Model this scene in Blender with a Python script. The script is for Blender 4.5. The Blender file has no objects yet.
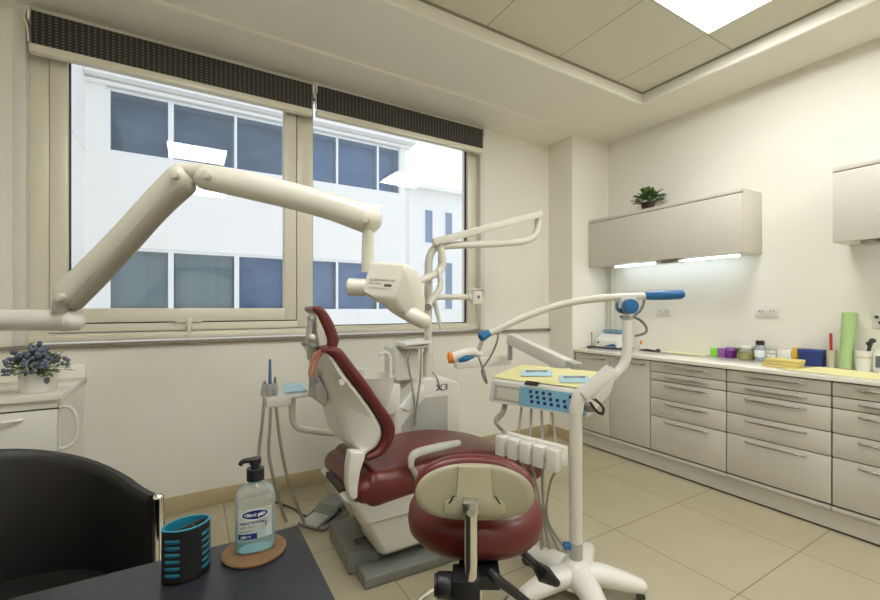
import bpy, bmesh, math, random
from mathutils import Vector, Matrix
random.seed(7)
PI = math.pi
SC = bpy.context.scene
COL = SC.collection

# ------------------------------------------------------------------ survey of the room
# camera stands 1.3 m high, horizontal, turned 30.7 degrees to the right of the window wall normal
F = 421.0; YAW = math.radians(30.7); HZ = 307.5; H = 1.3
FW = (math.sin(YAW), math.cos(YAW)); RT = (math.cos(YAW), -math.sin(YAW))
def _ray(px, py):
    a = (px-440)/F; b = (HZ-py)/F
    return Vector((FW[0]+a*RT[0], FW[1]+a*RT[1], b))
def Zp(px, py, z):
    d = _ray(px, py); t = (z-H)/d.z; return Vector((d.x*t, d.y*t, z))
def Yp(px, py, y):
    d = _ray(px, py); t = y/d.y; return Vector((d.x*t, y, H+d.z*t))
def Xp(px, py, x):
    d = _ray(px, py); t = x/d.x; return Vector((x, d.y*t, H+d.z*t))
def Dp(px, py, t):
    d = _ray(px, py); return Vector((d.x*t, d.y*t, H+d.z*t))

# ------------------------------------------------------------------ materials
def mat(name, col, rough=0.5, metal=0.0, spec=0.5, coat=0.0, emit=None, estr=0.0, noise=None, bump=None, alpha=None):
    m = bpy.data.materials.new(name); m.use_nodes = True
    nt = m.node_tree; b = nt.nodes['Principled BSDF']
    b.inputs['Base Color'].default_value = (*col, 1)
    b.inputs['Roughness'].default_value = rough
    b.inputs['Metallic'].default_value = metal
    b.inputs['Specular IOR Level'].default_value = spec
    b.inputs['Coat Weight'].default_value = coat
    b.inputs['Coat Roughness'].default_value = 0.12
    if emit:
        b.inputs['Emission Color'].default_value = (*emit, 1)
        b.inputs['Emission Strength'].default_value = estr
    if noise:                                   # (second colour, scale, stretch)
        c2, sc, st = noise
        tc = nt.nodes.new('ShaderNodeTexCoord'); mp = nt.nodes.new('ShaderNodeMapping')
        mp.inputs['Scale'].default_value = st
        nz = nt.nodes.new('ShaderNodeTexNoise'); nz.inputs['Scale'].default_value = sc; nz.inputs['Detail'].default_value = 5
        mx = nt.nodes.new('ShaderNodeMix'); mx.data_type = 'RGBA'
        mx.inputs[6].default_value = (*col, 1); mx.inputs[7].default_value = (*c2, 1)
        nt.links.new(tc.outputs['Object'], mp.inputs['Vector']); nt.links.new(mp.outputs[0], nz.inputs['Vector'])
        nt.links.new(nz.outputs['Fac'], mx.inputs[0]); nt.links.new(mx.outputs[2], b.inputs['Base Color'])
    if bump:                                    # (scale, strength)
        tc = nt.nodes.new('ShaderNodeTexCoord')
        nz = nt.nodes.new('ShaderNodeTexNoise'); nz.inputs['Scale'].default_value = bump[0]
        bp = nt.nodes.new('ShaderNodeBump'); bp.inputs['Strength'].default_value = bump[1]; bp.inputs['Distance'].default_value = 0.002
        nt.links.new(tc.outputs['Object'], nz.inputs['Vector']); nt.links.new(nz.outputs['Fac'], bp.inputs['Height'])
        nt.links.new(bp.outputs[0], b.inputs['Normal'])
    return m

def grid_mat(name, base, line, size, offs, width, rough, vari=None, spec=0.5):
    """square tiles with thin joints laid on world x/y"""
    m = bpy.data.materials.new(name); m.use_nodes = True
    nt = m.node_tree; N = nt.nodes; L = nt.links; b = N['Principled BSDF']
    b.inputs['Roughness'].default_value = rough; b.inputs['Specular IOR Level'].default_value = spec
    geo = N.new('ShaderNodeNewGeometry'); sep = N.new('ShaderNodeSeparateXYZ'); L.new(geo.outputs['Position'], sep.inputs[0])
    masks = []
    for k in range(2):
        sz = size[k] if isinstance(size, tuple) else size
        a = N.new('ShaderNodeMath'); a.operation = 'SUBTRACT'; L.new(sep.outputs[k], a.inputs[0]); a.inputs[1].default_value = offs[k]
        d = N.new('ShaderNodeMath'); d.operation = 'DIVIDE'; L.new(a.outputs[0], d.inputs[0]); d.inputs[1].default_value = sz
        r = N.new('ShaderNodeMath'); r.operation = 'ROUND'; L.new(d.outputs[0], r.inputs[0])
        s = N.new('ShaderNodeMath'); s.operation = 'SUBTRACT'; L.new(d.outputs[0], s.inputs[0]); L.new(r.outputs[0], s.inputs[1])
        ab = N.new('ShaderNodeMath'); ab.operation = 'ABSOLUTE'; L.new(s.outputs[0], ab.inputs[0])
        lt = N.new('ShaderNodeMath'); lt.operation = 'LESS_THAN'; L.new(ab.outputs[0], lt.inputs[0]); lt.inputs[1].default_value = width/sz/2
        masks.append(lt)
    mxm = N.new('ShaderNodeMath'); mxm.operation = 'MAXIMUM'; L.new(masks[0].outputs[0], mxm.inputs[0]); L.new(masks[1].outputs[0], mxm.inputs[1])
    nz = N.new('ShaderNodeTexNoise'); nz.inputs['Scale'].default_value = 2.6; nz.inputs['Detail'].default_value = 8
    L.new(geo.outputs['Position'], nz.inputs['Vector'])
    c = N.new('ShaderNodeMix'); c.data_type = 'RGBA'; c.inputs[6].default_value = (*base, 1); c.inputs[7].default_value = (*(vari or base), 1)
    L.new(nz.outputs['Fac'], c.inputs[0])
    c2 = N.new('ShaderNodeMix'); c2.data_type = 'RGBA'; L.new(mxm.outputs[0], c2.inputs[0]); L.new(c.outputs[2], c2.inputs[6]); c2.inputs[7].default_value = (*line, 1)
    L.new(c2.outputs[2], b.inputs['Base Color'])
    return m

def glass_mat(name, tint=(1, 1, 1), gloss=1.0, ior=1.5, rough=0.0):
    m = bpy.data.materials.new(name); m.use_nodes = True
    nt = m.node_tree; N = nt.nodes; L = nt.links; N.remove(N['Principled BSDF'])
    out = N['Material Output']
    tr = N.new('ShaderNodeBsdfTransparent'); tr.inputs[0].default_value = (*tint, 1)
    gl = N.new('ShaderNodeBsdfGlossy'); gl.inputs['Roughness'].default_value = rough; gl.inputs[0].default_value = (gloss, gloss, gloss, 1)
    fr = N.new('ShaderNodeFresnel'); fr.inputs[0].default_value = ior
    mx = N.new('ShaderNodeMixShader'); L.new(fr.outputs[0], mx.inputs[0]); L.new(tr.outputs[0], mx.inputs[1]); L.new(gl.outputs[0], mx.inputs[2])
    L.new(mx.outputs[0], out.inputs['Surface'])
    return m

M = dict(
    wall=mat('wall_paint', (.80, .78, .70), .75, bump=(60, .05)),
    ceil=mat('ceiling_paint', (.85, .83, .755), .8),
    tile=grid_mat('floor_tile', (.395, .352, .242), (.25, .215, .145), .65, (2.14, .95), .006, .26, (.46, .412, .292)),
    ctile=grid_mat('ceiling_tile', (.70, .675, .575), (.42, .40, .33), (.64, .69), (2.90, 1.475), .009, .85, (.72, .69, .59)),
    skirt=mat('skirting_tile', (.44, .36, .215), .35, noise=((.52, .43, .27), 6, (1, 1, 1))),
    alu=mat('beige_aluminium', (.76, .73, .615), .38, .1),
    gasket=mat('dark_gasket', (.03, .03, .028), .6),
    stone=mat('granite_sill', (.40, .34, .27), .35, noise=((.06, .05, .04), 90, (1, 1, 1))),
    blind=None,
    glass=glass_mat('window_glass', (.97, .985, .985), 1.0, 1.42),
    fglass=glass_mat('facade_glass', (.80, .88, .96), .85, 1.6),
    facade=mat('facade_render', (.90, .89, .86), .7, noise=((.86, .855, .83), .7, (1, 1, 1))),
    fframe=mat('facade_window_frame', (.86, .87, .87), .5),
    curtain=mat('pale_curtain', (.86, .81, .66), .9, noise=((.66, .62, .50), 9, (1, 1, .03))),
    curtainb=mat('blue_grey_curtain', (.56, .64, .76), .9, noise=((.26, .34, .50), 1.6, (1, 1, 2.5))),  # blue sky reflection of the facade panes, painted as a colour
    curtaing=mat('grey_curtain', (.44, .49, .56), .9, noise=((.22, .23, .26), 1.3, (1, 1, 2))),
    ground=mat('pale_paving', (.6, .6, .58), .8),
    lam=mat('greige_laminate', (.60, .575, .505), .33),
    lamw=mat('white_laminate', (.76, .755, .70), .3),
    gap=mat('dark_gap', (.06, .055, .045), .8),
    plinth=mat('plinth_laminate', (.56, .535, .465), .4),
    ctop=mat('white_stone_worktop', (.84, .82, .74), .14, coat=.3),
    steel=mat('brushed_steel', (.60, .59, .56), .24, 1.0),
    chrome=mat('chrome', (.80, .79, .76), .08, 1.0),
    wht=mat('white_plastic', (.72, .71, .655), .32, coat=.15),
    wht2=mat('cream_enamel', (.69, .67, .59), .34, coat=.1),
    off=mat('off_white_plastic', (.66, .65, .58), .4),
    gry=mat('grey_plastic', (.20, .205, .19), .45),
    lgry=mat('light_grey_plastic', (.40, .40, .37), .45),
    dgry=mat('dark_grey_plastic', (.055, .055, .052), .5),
    blk=mat('black_plastic', (.012, .012, .013), .4),
    leather=mat('black_leather', (.012, .010, .009), .5, spec=.5, bump=(250, .25)),
    red=mat('burgundy_vinyl', (.118, .012, .011), .36, coat=.06, bump=(180, .08)),
    redd=mat('dark_burgundy_piping', (.05, .006, .006), .5),
    cream=mat('cream_shell', (.34, .315, .215), .4),
    desk=mat('black_oak_top', (.008, .0085, .011), .38, spec=.3, noise=((.030, .032, .040), 9, (1.2, 22, 1)), bump=(70, .15)),
    blue=mat('blue_plastic', (.008, .125, .33), .32),
    blue2=mat('light_blue_panel', (.21, .45, .62), .4),
    sheetb=mat('pale_blue_paper', (.40, .60, .70), .7),
    navy=mat('navy_card', (.014, .03, .16), .6),
    lcd=mat('grey_display', (.62, .62, .53), .2),
    teal=mat('teal_rubber', (.006, .12, .19), .45),
    yel=mat('yellow_paper', (.66, .55, .20), .75),
    yels=mat('yellow_sheet', (.72, .68, .34), .7),
    orange=mat('orange_plastic', (.75, .22, .02), .4),
    salmon=mat('salmon_strap', (.44, .17, .105), .6),
    green=mat('lime_card', (.23, .62, .05), .5),
    purple=mat('purple_card', (.16, .02, .20), .5),
    violet=mat('violet_card', (.28, .10, .36), .5),
    roll=mat('pale_green_paper_roll', (.37, .53, .24), .7),
    redp=mat('red_pen', (.42, .03, .01), .4),
    cork=mat('cork', (.17, .10, .042), .8, noise=((.12, .06, .024), 60, (1, 1, 1))),
    leaf=mat('green_leaf', (.045, .12, .022), .55, noise=((.12, .22, .05), 30, (1, 1, 1))),
    leaf2=mat('sage_leaf', (.06, .12, .03), .6, noise=((.15, .23, .07), 30, (1, 1, 1))),
    lav=mat('lavender_bloom', (.11, .13, .20), .7, noise=((.21, .24, .32), 40, (1, 1, 1))),
    pot=mat('dark_pot', (.035, .02, .015), .5),
    ceram=mat('white_ceramic', (.74, .73, .68), .25),
    beigep=mat('beige_cup', (.56, .52, .40), .5),
    gel=mat('clear_gel', (.70, .86, .86), .05),
    label=mat('white_label', (.78, .82, .84), .5),
    ink=mat('navy_ink', (.012, .02, .16), .5),
    inkg=mat('grey_ink', (.12, .13, .16), .6),
    hose=mat('grey_hose', (.33, .32, .27), .5),
    screw=mat('screw_cap', (.62, .60, .50), .4),
    panel=mat('light_panel', (1, 1, 1), .5, emit=(1.0, 1.0, .975), estr=26),
    led=mat('cool_led', (1, 1, 1), .5, emit=(.70, .84, 1.0), estr=13),
    metalgrid=mat('panel_rim', (.74, .72, .66), .5),
)
# woven blind
def blind_mat():
    m = bpy.data.materials.new('woven_blind'); m.use_nodes = True
    nt = m.node_tree; N = nt.nodes; L = nt.links; b = N['Principled BSDF']; b.inputs['Roughness'].default_value = .8
    geo = N.new('ShaderNodeNewGeometry'); sep = N.new('ShaderNodeSeparateXYZ'); L.new(geo.outputs['Position'], sep.inputs[0])
    w = []
    for k, sc in ((0, 2*PI/.028), (2, 2*PI/.017)):
        mu = N.new('ShaderNodeMath'); mu.operation = 'MULTIPLY'; L.new(sep.outputs[k], mu.inputs[0]); mu.inputs[1].default_value = sc
        s = N.new('ShaderNodeMath'); s.operation = 'SINE'; L.new(mu.outputs[0], s.inputs[0]); w.append(s)
    a = N.new('ShaderNodeMath'); a.operation = 'GREATER_THAN'; L.new(w[0].outputs[0], a.inputs[0]); a.inputs[1].default_value = .35
    c = N.new('ShaderNodeMath'); c.operation = 'GREATER_THAN'; L.new(w[1].outputs[0], c.inputs[0]); c.inputs[1].default_value = .2
    d = N.new('ShaderNodeMath'); d.operation = 'MULTIPLY'; L.new(a.outputs[0], d.inputs[0]); L.new(c.outputs[0], d.inputs[1])
    mx = N.new('ShaderNodeMix'); mx.data_type = 'RGBA'; L.new(d.outputs[0], mx.inputs[0])
    mx.inputs[6].default_value = (.028, .026, .022, 1); mx.inputs[7].default_value = (.16, .15, .125, 1)
    L.new(mx.outputs[2], b.inputs['Base Color'])
    return m
M['blind'] = blind_mat()

# ------------------------------------------------------------------ mesh helpers
def spline(pts, n=8):
    P = [Vector(p) for p in pts]; out = []
    if len(P) < 3: return P
    Q = [P[0]*2-P[1]] + P + [P[-1]*2-P[-2]]
    for i in range(1, len(Q)-2):
        a, b, c, d = Q[i-1:i+3]
        for k in range(n):
            t = k/n
            out.append(.5*((2*b)+(c-a)*t+(2*a-5*b+4*c-d)*t*t+(3*b-a-3*c+d)*t**3))
    out.append(P[-1]); return out

def lerp(vals, n):
    out = []
    for i in range(n):
        t = i/(n-1)*(len(vals)-1) if n > 1 else 0; k = min(int(t), len(vals)-2) if len(vals) > 1 else 0
        out.append(vals[k]+(vals[min(k+1, len(vals)-1)]-vals[k])*(t-k))
    return out

class MB:
    def __init__(s): s.bm = bmesh.new()
    def _merge(s, tmp):
        me = bpy.data.meshes.new('tmp'); tmp.to_mesh(me); tmp.free(); s.bm.from_mesh(me); bpy.data.meshes.remove(me)
    def box(s, x0, x1, y0, y1, z0, z1, bev=0, mtx=None, seg=2):
        t = bmesh.new(); bmesh.ops.create_cube(t, size=1)
        for v in t.verts:
            v.co = Vector(((x0+x1)/2+v.co.x*(x1-x0), (y0+y1)/2+v.co.y*(y1-y0), (z0+z1)/2+v.co.z*(z1-z0)))
        if bev: bmesh.ops.bevel(t, geom=t.edges[:], offset=bev, segments=seg, affect='EDGES', profile=.5)
        if mtx: t.transform(mtx)
        s._merge(t); return s
    def loft(s, rings, cap=True, closed=True):
        bm = s.bm; vs = [[bm.verts.new(p) for p in r] for r in rings]; n = len(rings[0])
        for a, b in zip(vs[:-1], vs[1:]):
            for i in range(n if closed else n-1):
                j = (i+1) % n
                try: bm.faces.new((a[i], a[j], b[j], b[i]))
                except ValueError: pass
        if cap:
            for r in (vs[0], vs[-1]):
                try: bm.faces.new(r)
                except ValueError: pass
        return s
    def tube(s, pts, r, seg=12, cap=True, flat=1.0, up=None, round_end=False):
        P = [Vector(p) for p in pts]; n = len(P)
        R = lerp(r, n) if isinstance(r, (list, tuple)) else [r]*n
        if round_end:                                   # hemispherical ends
            for end in (0, 1):
                a, b = (P[0], P[1]) if end == 0 else (P[-1], P[-2]); d = (a-b).normalized(); rr = R[0] if end == 0 else R[-1]
                ext = [(a+d*rr*math.sin(k*PI/8), max(rr*math.cos(k*PI/8), rr*.03)) for k in (1, 2, 3, 4)]
                if end == 0: P = [e[0] for e in reversed(ext)]+P; R = [e[1] for e in reversed(ext)]+R
                else: P = P+[e[0] for e in ext]; R = R+[e[1] for e in ext]
            n = len(P)
        T = []
        for i in range(n):
            a = P[max(i-1, 0)]; b = P[min(i+1, n-1)]; T.append((b-a).normalized())
        u = Vector(up) if up else (Vector((0, 0, 1)) if abs(T[0].z) < .9 else Vector((1, 0, 0)))
        rings = []
        for i in range(n):
            u = (u-T[i]*u.dot(T[i]))
            if u.length < 1e-6: u = T[i].orthogonal()
            u.normalize(); w = T[i].cross(u)
            rings.append([P[i]+(u*math.cos(2*PI*k/seg)+w*math.sin(2*PI*k/seg)*flat)*R[i] for k in range(seg)])
        return s.loft(rings, cap)
    def lathe(s, prof, c=(0, 0, 0), seg=28, mtx=None, sx=1, sy=1, cap=True):
        rings = []
        for r, z in prof:
            ring = [Vector((max(r, .0004)*math.cos(2*PI*k/seg)*sx, max(r, .0004)*math.sin(2*PI*k/seg)*sy, z)) for k in range(seg)]
            if mtx: ring = [mtx @ p for p in ring]
            rings.append([p+Vector(c) for p in ring])
        return s.loft(rings, cap)
    def prism(s, outline, place, a, b, bev=0, seg=4):
        """outline: closed 2D points (counter-clockwise or not); place(u,v,w) -> 3D; extruded w from a to b with rounded rims"""
        pts = [Vector((p[0], p[1])) for p in outline]; n = len(pts)
        area = sum(pts[i].x*pts[(i+1) % n].y-pts[(i+1) % n].x*pts[i].y for i in range(n))
        sg = 1 if area > 0 else -1
        nor = []
        for i in range(n):
            e1 = (pts[i]-pts[i-1]).normalized(); e2 = (pts[(i+1) % n]-pts[i]).normalized()
            n1 = Vector((e1.y, -e1.x))*sg; n2 = Vector((e2.y, -e2.x))*sg; m = (n1+n2)
            m = m.normalized() if m.length > 1e-6 else n1
            nor.append(m/max(.45, m.dot(n1)))
        layers = []
        if bev:
            for k in range(seg+1):
                th = PI/2*k/seg; layers.append((a+bev*(1-math.sin(th)), bev*(1-math.cos(th))))
            layers = layers[::-1][::-1]
            lo = [(a+bev*(1-math.sin(PI/2*k/seg)), bev*(1-math.cos(PI/2*k/seg))) for k in range(seg, -1, -1)]
            hi = [(b-bev*(1-math.sin(PI/2*k/seg)), bev*(1-math.cos(PI/2*k/seg))) for k in range(0, seg+1)]
            layers = lo+hi
        else: layers = [(a, 0), (b, 0)]
        return s.loft([[Vector(place(p.x-q.x*ins, p.y-q.y*ins, w)) for p, q in zip(pts, nor)] for w, ins in layers])
    def oval_pad(s, mtx, rx, rz, th, n=2.4, curve=0.0, seg=40, dome=0.0):
        """upright oval cushion in local x/z, thickness along local y, bent by curve*x^2"""
        lay = [(.02, 0), (.5, 0), (.86, .0), (.95, .12), (1.0, .5), (.95, .88), (.86, 1), (.5, 1), (.02, 1)]
        rings = []
        for sc, w in lay:
            ring = []
            for k in range(seg):
                t = 2*PI*k/seg; c, q = math.cos(t), math.sin(t)
                x = math.copysign(abs(c)**(2/n), c)*rx*sc; z = math.copysign(abs(q)**(2/n), q)*rz*sc
                y = (w-.5)*th+curve*x*x+(dome*(1-sc*sc) if w >= .88 else (-dome*.3*(1-sc*sc) if w <= .12 else 0))
                ring.append(mtx @ Vector((x, y, z)))
            rings.append(ring)
        return s.loft(rings)
    def ball(s, c, r, sx=1, sy=1, sz=1, seg=16, mtx=None):
        t = bmesh.new(); bmesh.ops.create_uvsphere(t, u_segments=seg, v_segments=max(6, seg//2), radius=r)
        for v in t.verts: v.co = Vector((v.co.x*sx, v.co.y*sy, v.co.z*sz))
        if mtx: t.transform(mtx)
        t.transform(Matrix.Translation(Vector(c))); s._merge(t); return s
    def cyl(s, p0, p1, r, seg=20, bev=0): 
        p0 = Vector(p0); p1 = Vector(p1); d = (p1-p0); L = d.length; u = d/L
        if bev:
            return s.tube([p0, p0+u*bev*.3, p0+u*bev, p1-u*bev, p1-u*bev*.3, p1], [r-bev, r-bev*.3, r, r, r-bev*.3, r-bev], seg)
        return s.tube([p0, p1], r, seg)
    def leaf(s, base, d, L, W, bend=.3):
        d = Vector(d).normalized(); side = d.cross(Vector((0, 0, 1)))
        if side.length < .05: side = Vector((1, 0, 0))
        side.normalize(); nrm = side.cross(d); b = Vector(base)
        pts = []
        for t, w in ((0, .15), (.3, .9), (.6, 1), (.85, .55), (1, .02)):
            c = b+d*L*t-Vector((0, 0, 1))*bend*L*t*t; pts.append((c-side*W*w/2+nrm*W*.12*w, c, c+side*W*w/2+nrm*W*.12*w))
        V = [[s.bm.verts.new(p) for p in r] for r in pts]
        for r0, r1 in zip(V[:-1], V[1:]):
            for k in (0, 1): s.bm.faces.new((r0[k], r0[k+1], r1[k+1], r1[k]))
        return s
    def slab(s, stations, y0, y1, r, crown=0.0, n=4, ends=(1, 1), grow=None, bn=0.0):
        """cushion: stations of (front point, back point) in x/z; each gives a rounded cross-section from y0 to y1"""
        S = [(Vector(a), Vector(b)) for a, b in stations]; rings = []
        def ring(a, b, r_, sh=0.0, wy=None):
            d = (b-a); th = d.length; d = d/th if th > 1e-6 else Vector((0, 1)); r2 = min(r_, th*.48); c = (a+b)/2; h = th/2*(1-sh); Y0, Y1 = (y0, y1) if wy is None else wy; Y0 += sh*r_; Y1 -= sh*r_
            r2 = min(r2, h*.98); out = []
            for cy, cd, a0 in ((Y1-r2, h-r2, 0), (Y0+r2, h-r2, PI/2), (Y0+r2, -(h-r2), PI), (Y1-r2, -(h-r2), 1.5*PI)):
                for k in range(n+1):
                    t = a0+PI/2*k/n; py = cy+r2*math.cos(t); pd = cd+r2*math.sin(t)
                    f = (1-((2*py-Y0-Y1)/(Y1-Y0))**2)*crown if pd < 0 else 0
                    if bn and pd > 0: py = (Y0+Y1)/2+(py-(Y0+Y1)/2)*(1-bn*pd/max(h, 1e-6))
                    p = c+d*(pd-f); out.append((p.x, py, p.y))
            return out
        m = len(S)
        def wy(i):
            if grow is None: return None
            t = i/(m-1); g = lerp(grow, 101)[int(round(t*100))]; c = (y0+y1)/2; hw = (y1-y0)/2*g; return (c-hw, c+hw)
        def endcap(i, j):
            a, b = S[i]; c = (a+b)/2; cj = (S[j][0]+S[j][1])/2; d = (c-cj).normalized(); th = (a-b).length*.5; rr = min(r, th)
            return [ring(a+d*rr*math.sin(t), b+d*rr*math.sin(t), r, 1-math.cos(t)*.98-.02 if t < 1.5 else .97, wy(i)) for t in (.35, .75, 1.15, 1.5708)]
        if ends[0]: rings += endcap(0, 1)[::-1]
        rings += [ring(a, b, r, 0, wy(i)) for i, (a, b) in enumerate(S)]
        if ends[1]: rings += endcap(m-1, m-2)
        return s.loft(rings)
    def hull(s, pts, bev, seg=3):
        t = bmesh.new(); [t.verts.new(p) for p in pts]
        r = bmesh.ops.convex_hull(t, input=t.verts[:])
        bmesh.ops.delete(t, geom=[g for g in r['geom_interior'] if isinstance(g, bmesh.types.BMVert)], context='VERTS')
        bmesh.ops.dissolve_limit(t, angle_limit=math.radians(9), verts=t.verts[:], edges=t.edges[:])
        bmesh.ops.recalc_face_normals(t, faces=t.faces[:])
        if bev: bmesh.ops.bevel(t, geom=t.edges[:], offset=bev, segments=seg, affect='EDGES', profile=.5)
        s._merge(t); return s
    def build(s, name, m, parent=None, ang=32, label=None):
        bm = s.bm
        bmesh.ops.recalc_face_normals(bm, faces=bm.faces[:])
        bm.normal_update()
        lim = math.radians(ang)
        for e in bm.edges:
            e.smooth = not (len(e.link_faces) == 2 and e.calc_face_angle(0) > lim)
        for f in bm.faces: f.smooth = True
        me = bpy.data.meshes.new(name)
        if parent is not None:
            bm.transform(WORLD[parent.name].inverted())
        bm.to_mesh(me); bm.free()
        me.materials.append(m)
        o = bpy.data.objects.new(name, me); COL.objects.link(o)
        if parent is not None: o.parent = parent; WORLD[o.name] = WORLD[parent.name].copy()
        else: WORLD[o.name] = Matrix.Identity(4)
        if label: o['label'] = label
        return o
WORLD = {}

def thing(name, label, cat, loc=(0, 0, 0), rz=0, group=None):
    o = bpy.data.objects.new(name, None); COL.objects.link(o); o.empty_display_size = .05
    o.location = loc; o.rotation_euler = (0, 0, rz)
    WORLD[o.name] = Matrix.Translation(Vector(loc)) @ Matrix.Rotation(rz, 4, 'Z')
    o['label'] = label; o['category'] = cat
    if group: o['group'] = group
    return o
def tag(o, label, cat, group=None):
    o['label'] = label; o['category'] = cat
    if group: o['group'] = group
    return o
def solo(mb, name, m, label, cat, loc, group=None):
    """a thing that is one mesh, with its origin at its base"""
    me_o = mb.build(name, m); me_o.data.transform(Matrix.Translation(-Vector(loc))); me_o.location = loc
    WORLD[me_o.name] = Matrix.Translation(Vector(loc))
    return tag(me_o, label, cat, group)
def struct(name, mb, m, parent=None):
    o = mb.build(name, m, parent)
    if parent is None: o['kind'] = 'structure'; o['label'] = STRUCT_LABEL.get(name, name.replace('_', ' ')); o['category'] = name.split('_')[0]
    return o
STRUCT_LABEL = {}
def text_part(name, body, size, mtx, m, parent, align='CENTER', ext=.0004, bold=0.0, sx=1.0):
    cu = bpy.data.curves.new('t', 'FONT'); cu.body = body; cu.size = size; cu.extrude = ext; cu.align_x = align; cu.align_y = 'CENTER'; cu.offset = bold
    to = bpy.data.objects.new('t', cu); COL.objects.link(to)
    bpy.context.view_layer.update()
    me = bpy.data.meshes.new_from_object(to.evaluated_get(bpy.context.evaluated_depsgraph_get()))
    bpy.data.objects.remove(to); bpy.data.curves.remove(cu)
    me.name = name; me.transform(mtx @ Matrix.Diagonal((sx, 1, 1, 1)))
    if parent: me.transform(WORLD[parent.name].inverted())
    me.materials.clear(); me.materials.append(m)
    o = bpy.data.objects.new(name, me); COL.objects.link(o)
    if parent: o.parent = parent
    return o
def frame_mtx(o, xd, nd):
    """matrix with local x along xd, local z along normal nd (facing the viewer), local y the remaining up direction"""
    x = Vector(xd).normalized(); n = Vector(nd).normalized(); n = (n-x*n.dot(x)).normalized(); y = n.cross(x)
    m = Matrix((x, y, n)).transposed().to_4x4(); return Matrix.Translation(Vector(o)) @ m
XZ = lambda u, v, w: (u, w, v)
XY = lambda u, v, w: (u, v, w)
YZ = lambda u, v, w: (w, u, v)

# ================================================================== THE SETTING
XL, XR, YB, YW = -2.05, 3.70, -2.0, 3.15
ZS, ZT = 2.985, 3.085                 # soffit and tiled field of the ceiling
WX0, WX1, WZ0, WZ1 = -.775, 2.30, 1.085, 2.945
STRUCT_LABEL.update(floor='beige square floor tiles with thin joints', ceiling='cream plaster ceiling border around the tiled field')
struct('floor', MB().box(XL, XR, YB, YW+.3, -.1, 0), M['tile'])
w = MB().box(XL-.15, WX0, YW, YW+.3, 0, 3.3).box(WX1, XR+.15, YW, YW+.3, 0, 3.3).box(WX0, WX1, YW, YW+.3, 0, WZ0).box(WX0, WX1, YW, YW+.3, WZ1, 3.3)
struct('wall_window', w, M['wall'])
struct('wall_right', MB().box(XR, XR+.15, YB, YW, 0, 3.3), M['wall'])
struct('wall_left', MB().box(XL-.15, XL, YB, YW, 0, 3.3), M['wall'])
struct('wall_back', MB().box(XL-.15, XR+.15, YB-.15, YB, 0, 3.3), M['wall'])
struct('wall_column', MB().box(3.17, XR, 2.84, YW, 0, ZS+.02), M['wall'])
# ceiling: plaster border with a shallow lifted field of tiles
RX0, RX1, RY0, RY1 = -1.5, 3.246, -1.5, 2.16
c = MB().box(XL, XR, RY1, 2.77, ZS, 3.3).box(XL, 3.17, 2.77, YW, ZS-.022, 3.3).box(3.17, XR, 2.77, 2.84, ZS, 3.3).box(RX1, XR, YB, RY1, ZS, 3.3).box(XL, RX0, YB, RY1, ZS, 3.3).box(RX0, RX1, YB, RY0, ZS, 3.3)
struct('ceiling', c, M['ceil'])
struct('ceiling_tiles', MB().box(RX0, RX1, RY0, RY1, ZT, ZT+.05), M['ctile'])
# rounded lip of the lifted field
c = MB().tube([(RX0, RY1, ZS+.014), (RX1, RY1, ZS+.014)], .014, 10).tube([(RX1, RY0, ZS+.014), (RX1, RY1, ZS+.014)], .014, 10)
struct('trim_1', c, M['ceil'])
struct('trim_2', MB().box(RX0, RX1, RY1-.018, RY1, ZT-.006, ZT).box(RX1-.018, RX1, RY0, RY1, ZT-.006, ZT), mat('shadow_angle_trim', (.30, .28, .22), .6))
struct('baseboard_window', MB().box(-.5, 3.17, YW-.012, YW, 0, .105, .003).box(3.158, 3.17, 2.83, YW-.012, 0, .105).box(3.158, 3.22, 2.828, 2.84, 0, .105), M['skirt'])

# ---- window
FY = 3.20
def wx(px, y=FY): return Yp(px, 300, y).x
def rect_frame(mb, x0, x1, z0, z1, y0, y1, l, r, b, t, bev=.004):
    mb.box(x0, x0+l, y0, y1, z0, z1, bev).box(x1-r, x1, y0, y1, z0, z1, bev).box(x0+l-.002, x1-r+.002, y0, y1, z0, z0+b, bev).box(x0+l-.002, x1-r+.002, y0, y1, z1-t, z1, bev)
    return mb
sx0, sx1 = wx(50), wx(296)
gx0, gx1 = wx(68), wx(284)
mx0, mx1 = wx(297), wx(313)
rx1 = wx(468)
fo = MB()
rect_frame(fo, WX0, WX1, WZ0+.015, WZ1, FY, FY+.09, sx0-WX0-.004, WX1-rx1, .058, .05)
fo.box(sx0-.01, mx0+.01, FY, FY+.09, WZ0+.06, WZ0+.118, .003)
fo.box(mx0, mx1, FY, FY+.09, WZ0+.06, WZ1-.04, .004)
fo.box(WX0, WX1, FY-.018, FY, WZ0+.015, WZ0+.05, .004)
win = struct('window_1', fo, M['alu'])
sf = MB(); rect_frame(sf, sx0, sx1, WZ0+.125, WZ1-.06, FY-.012, FY+.06, gx0-sx0, sx1-gx1, .085, .06)
sf.build('sash', M['alu'], win)
g = MB(); rect_frame(g, sx0-.006, sx1+.006, WZ0+.118, WZ1-.055, FY+.006, FY+.05, .02, .02, .02, .02, 0); rect_frame(g, gx0-.006, gx0+.006, WZ0+.21, WZ1-.13, FY+.026, FY+.05, .005, .005, .005, .005, 0)
rect_frame(g, mx1-.004, rx1+.006, WZ0+.068, WZ1-.06, FY+.030, FY+.05, .012, .014, .012, .012, 0)
g.build('gasket', M['gasket'], win)
MB().box(gx0-.01, gx1+.01, FY+.038, FY+.042, WZ0+.19, WZ1-.1).build('pane', M['glass'], win)
MB().box(mx1-.01, rx1+.01, FY+.038, FY+.042, WZ0+.06, WZ1-.06).build('pane', M['glass'], win)
hx = Yp(189, 318, FY).x
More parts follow.
